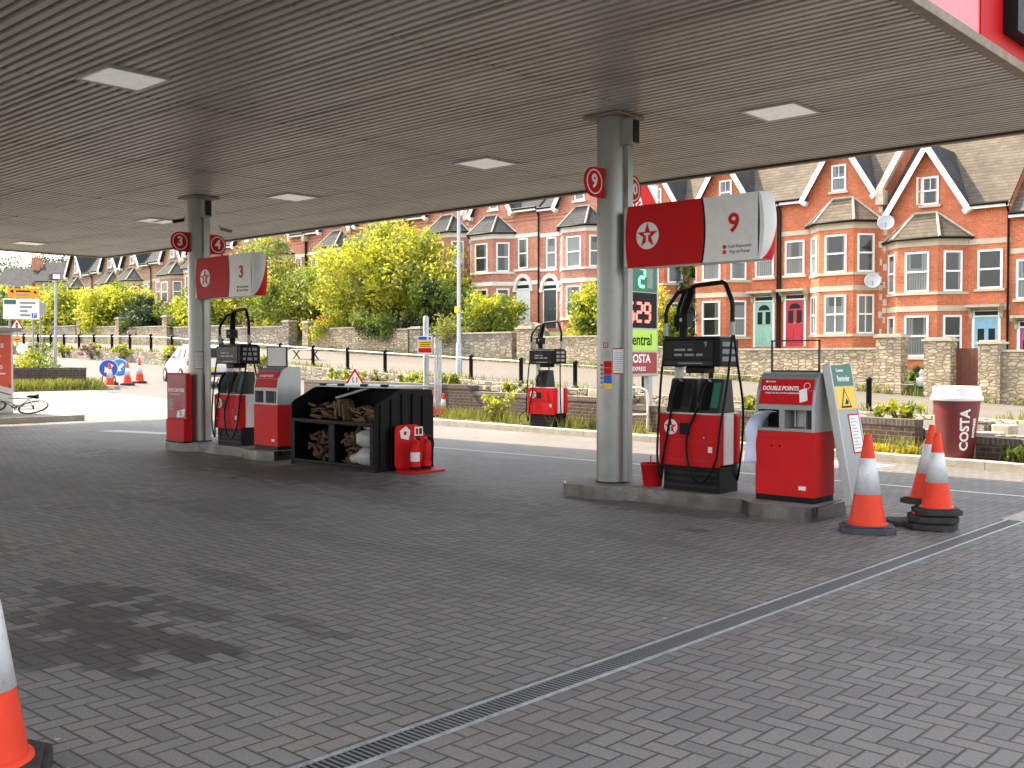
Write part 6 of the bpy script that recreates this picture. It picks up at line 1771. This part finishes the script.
# low planter wall at the left, shrubs, grass
t = thing('planter_wall', 'low dark brick wall of the roadside island at the left', 'wall', (-36.1, 15.6, zg(-36.1)), R(62))
mb = MB(); mb.box(-3.2, 1.35, 0, .24, -.2, .60, 'brick_dark'); mb.build('wall_body', t); mb = MB(); mb.box(-3.2, 1.36, -.01, .25, .60, .68, 'brick_soldier'); mb.build('coping', t)
for i, (x, y, lab) in enumerate([(-37.4, 14.6, 'yellow-green shrub behind the island wall near the orange kiosk'), (-37.0, 15.6, 'leafy shrub behind the island wall at its middle'), (-38.2, 13.4, 'leafy shrub behind the island wall partly hidden by the kiosk')]):
    bush('island_shrub', lab, 'shrub', x, y, zg(x) + .1, .85, 1.15, [('leaf_mid', .5), ('leaf_lime', 0)], 22, 46, .07, 90 + i, 'shrubs on the roadside island')
pts = []
for i in range(150):
    u = g.random(); x = -35.6 + g.random() * .9 - .3 * u; y = 13.2 + u * 4.0
    pts.append((x, y, zg(x)))
o = tufts('island_grass', pts, .30, 'grass_blade', 12, 24, .14, .014); tag(o, 'bright green grass growing before the low island wall', 'grass')
mb = MB(); mb.box(-36.3, -34.6, 12.5, 17.6, .3, .56, 'lawn'); structure(mb.build('island_ground'))
mb = MB(); mb.box(-35.4, -34.55, 17.35, 17.55, .3, .66, 'kerb'); structure(mb.build('island_kerb'))
# floodlight pole
t = thing('floodlight_pole', 'slim leaning grey pole with a small floodlight on top', 'light pole', (-36.9, 16.35, zg(-36.9)))
t.rotation_euler = (0, R(2.5), 0)
mb = MB(); mb.lathe([(.06, 0), (.045, 3.75)], 'galv', 10); mb.build('pole', t)
mb = MB(); mb.box(-.12, .16, -.22, .10, 3.72, 3.95, 'black'); lh = mb.build('floodlight', t, .02)
mb = MB(); mb.box(.161, .168, -.19, .07, 3.75, 3.92, 'white_clean'); mb.build('lens', lh)
# direction sign
t = thing('direction_sign', 'white direction sign with a yellow diversion board above it', 'road sign', (-41.0, 16.9, zg(-41)), R(66)); t.scale = (.9, .9, .98)
mb = MB(); T = FRONT(0, -.05, 0)
mb.box(-.70, .70, 2.30, 3.10, 0, .02, 'white_clean', T)
mb.box(-.66, -.20, 2.88, 3.05, .02, .024, 'green_dark', T)
for i, (a, b) in enumerate(((-.05, .55), (-.05, .42), (-.05, .25), (-.05, .35))): mb.box(a, b, 2.90 - i * .16, 2.98 - i * .16, .02, .023, 'text_grey', T)
mb.box(.40, .60, 2.36, 2.55, .02, .024, 'blue', T); mb.text('P', .2, 'white_clean', T, .50, 2.455, .024)
mb.build('white_panel', t)
mb = MB(); mb.box(-.52, .70, 3.14, 3.50, 0, .02, 'orange', T)
mb.poly([(-.44, 3.38), (-.30, 3.30), (-.30, 3.46)], .003, 'black', T, .02); mb.box(-.20, .35, 3.36, 3.42, .02, .023, 'black', T); mb.box(-.2, .3, 3.22, 3.28, .02, .023, 'text_grey', T); mb.poly([(.64, 3.36), (.5, 3.30), (.5, 3.42)], .003, 'black', T, .02)
mb.build('yellow_panel', t)
for x in (-.45, .45): mb = MB(); mb.tube([(x, 0, -.2), (x, 0, 3.5)], .045, 'grey', 8); mb.build('post', t)
t = thing('sign_back', 'blank grey back of a road sign on a slim post', 'road sign', (-50.3, 21.6, zg(-50.3)), R(60))
mb = MB(); mb.box(-.26, .26, -.02, .0, 2.35, 2.95, 'grey'); mb.build('plate', t); mb = MB(); mb.tube([(0, .03, -.1), (0, .03, 3.0)], .035, 'grey', 8); mb.build('post', t)
t = thing('diversion_plate', 'small orange diversion plate under the traffic lights triangle', 'sign', (-51.0, 20.8, zg(-51) + 1.05), R(60))
mb = MB(); mb.box(-.17, .17, -.03, -.01, 0, .24, 'orange'); mb.box(-.1, .1, -.034, -.03, .1, .14, 'black'); mb.build('plate', t); mb = MB(); mb.box(-.05, .05, -.01, .02, .08, .16, 'galv'); mb.build('clip', t)
t = thing('road_works_board', 'small white and red road works board behind the orange kiosk', 'sign', (-39.0, 15.9, zg(-39) + .0), R(62))
mb = MB(); T = FRONT(0, 0, 0); mb.disc(.18, 1.2, .2, .01, 'white_clean', T, 20); mb.poly([(-.42, 1.0), (-.06, 1.0), (-.24, 1.4)], .01, 'red_bright', T); mb.poly([(-.34, 1.05), (-.14, 1.05), (-.24, 1.28)], .003, 'white_clean', T, .01); mb.build('plate', t)
mb = MB(); mb.tube([(.18, .03, 0), (.18, .03, 1.2)], .02, 'grey', 6); mb.tube([(-.24, .03, 0), (-.24, .03, 1.2)], .02, 'grey', 6); mb.build('stand', t)

# kiosk with orange poster, slab, bicycles
mb = MB(); mb.box(-29.5, -25.1, 8.4, 11.85, -.1, .22, 'kerb')
tag(mb.build('kerbed_slab', None, .02), 'low kerbed concrete slab carrying the kiosk and the fallen bicycle', 'slab')
t = thing('advert_kiosk', 'white locker kiosk with an orange poster cut off by the left edge', 'kiosk', (-27.2, 11.0, .22))
mb = MB(); mb.box(-1.2, 0, -2.6, 0, .0, 2.05, 'white'); mb.build('cabinet', t, .02)
mb = MB(); mb.box(-1.3, .25, -2.7, .12, 2.05, 2.15, 'grey'); mb.build('roof_shelf', t, .01)
mb = MB(); T = RIGHT(.001, 0, 0)
mb.box(-2.5, -.04, .06, 2.0, 0, .006, 'paper_white', T)
mb.poly([(-2.5, 1.35), (-.06, .62), (-.06, 1.98), (-2.5, 1.98)], .003, 'poster_orange', T, .006)
for i in range(3):
    z = .35 - i * .2
    mb.poly([(-2.5, z + .85), (-.06, z + .12), (-.06, z + .09), (-2.5, z + .82)] if z > 0 else [(-1.6, .32), (-.3, .08), (-.4, .08), (-1.6, .30)], .002, 'maroon_sign' if i == 0 else 'text_grey', T, .006)
mb.text('Rewards', .22, 'white_clean', T, -.62, 1.72, .009); mb.text('Free air', .20, 'white_clean', T, -.62, 1.42, .009); mb.text('for bikes', .20, 'white_clean', T, -.62, 1.18, .009)
mb.box(-1.0, -.2, .98, 1.02, .009, .011, 'white_clean', T)
mb.build('poster', t)
def bicycle(label, loc, rot, s, col, tyre='rubber'):
    t = thing('bicycle', label, 'bicycle', loc, 0, 'bicycles by the kiosk'); t.rotation_euler = rot; t.scale = (s,) * 3
    rw = (0, 0, .35); fw_ = (-1.05, 0, .35)
    for c in (rw, fw_):
        mb = MB(); n = 28; mb.tube([(c[0] + .335 * math.cos(2 * math.pi * i / n), 0, c[2] + .335 * math.sin(2 * math.pi * i / n)) for i in range(n + 1)], .021, tyre, 8)
        w_ = mb.build('wheel', t)
        mb = MB(); mb.tube([(c[0] + .31 * math.cos(2 * math.pi * i / n), 0, c[2] + .31 * math.sin(2 * math.pi * i / n)) for i in range(n + 1)], .009, 'silver', 6)
        for i in range(14):
            a = 2 * math.pi * i / 14; mb.tube([(c[0], .02 * (-1) ** i, c[2]), (c[0] + .31 * math.cos(a), 0, c[2] + .31 * math.sin(a))], .0022, 'silver', 4)
        mb.tube([(c[0], -.05, c[2]), (c[0], .05, c[2])], .02, 'black', 8)
        mb.build('spokes', w_)
    bb = (-.42, 0, .30); seat = (-.28, 0, .82); head = (-.88, 0, .86); hl = (-.92, 0, .70)
    mb = MB()
    for a, b, r_ in ((bb, seat, .018), (bb, hl, .022), (seat, head, .018), (head, hl, .022)): mb.tube([a, b], r_, col, 8)
    for s_ in (-.05, .05):
        mb.tube([(bb[0], s_ * .5, bb[2]), (0, s_, .35)], .011, col, 6); mb.tube([(seat[0], s_ * .4, seat[2] - .04), (0, s_, .35)], .010, col, 6); mb.tube([(hl[0], s_ * .6, hl[2]), (fw_[0], s_, .35)], .013, col, 6)
    mb.build('frame', t)
    mb = MB(); mb.tube([(-.28, 0, .80), (-.25, 0, .93)], .013, 'black', 8); mb.tube([(-.42, 0, .95), (-.28, 0, .955), (-.14, 0, .96)], [.02, .045, .07], 'black', 8); mb.build('saddle', t)
    mb = MB(); mb.tube([head, (-.86, 0, .98)], .015, 'black', 8); mb.tube([(-.80, -.30, 1.0), (-.88, -.08, .99), (-.88, .08, .99), (-.80, .30, 1.0)], .013, 'black', 8); mb.build('handlebar', t)
    mb = MB(); mb.ring(bb[0], bb[2], .06, .09, .006, 'black', FRONT(0, -.05, 0)); mb.tube([(bb[0], -.07, bb[2]), (bb[0] + .10, -.07, bb[2] - .12), (bb[0] + .10, -.15, bb[2] - .12)], .009, 'black', 6); mb.tube([(bb[0], .07, bb[2]), (bb[0] - .10, .07, bb[2] + .12), (bb[0] - .10, .15, bb[2] + .12)], .009, 'black', 6); mb.build('crank', t)
    return t
bicycle('white bicycle lying tipped over on the concrete slab', (-26.05, 10.85, .25), (R(-66), 0, R(42)), 1.0, 'bike_white')
bicycle('small red bicycle mounted on the kiosk roof', (-27.15, 10.35, 2.38), (0, 0, R(80)), .62, 'red_bright')

bpy.context.view_layer.update()
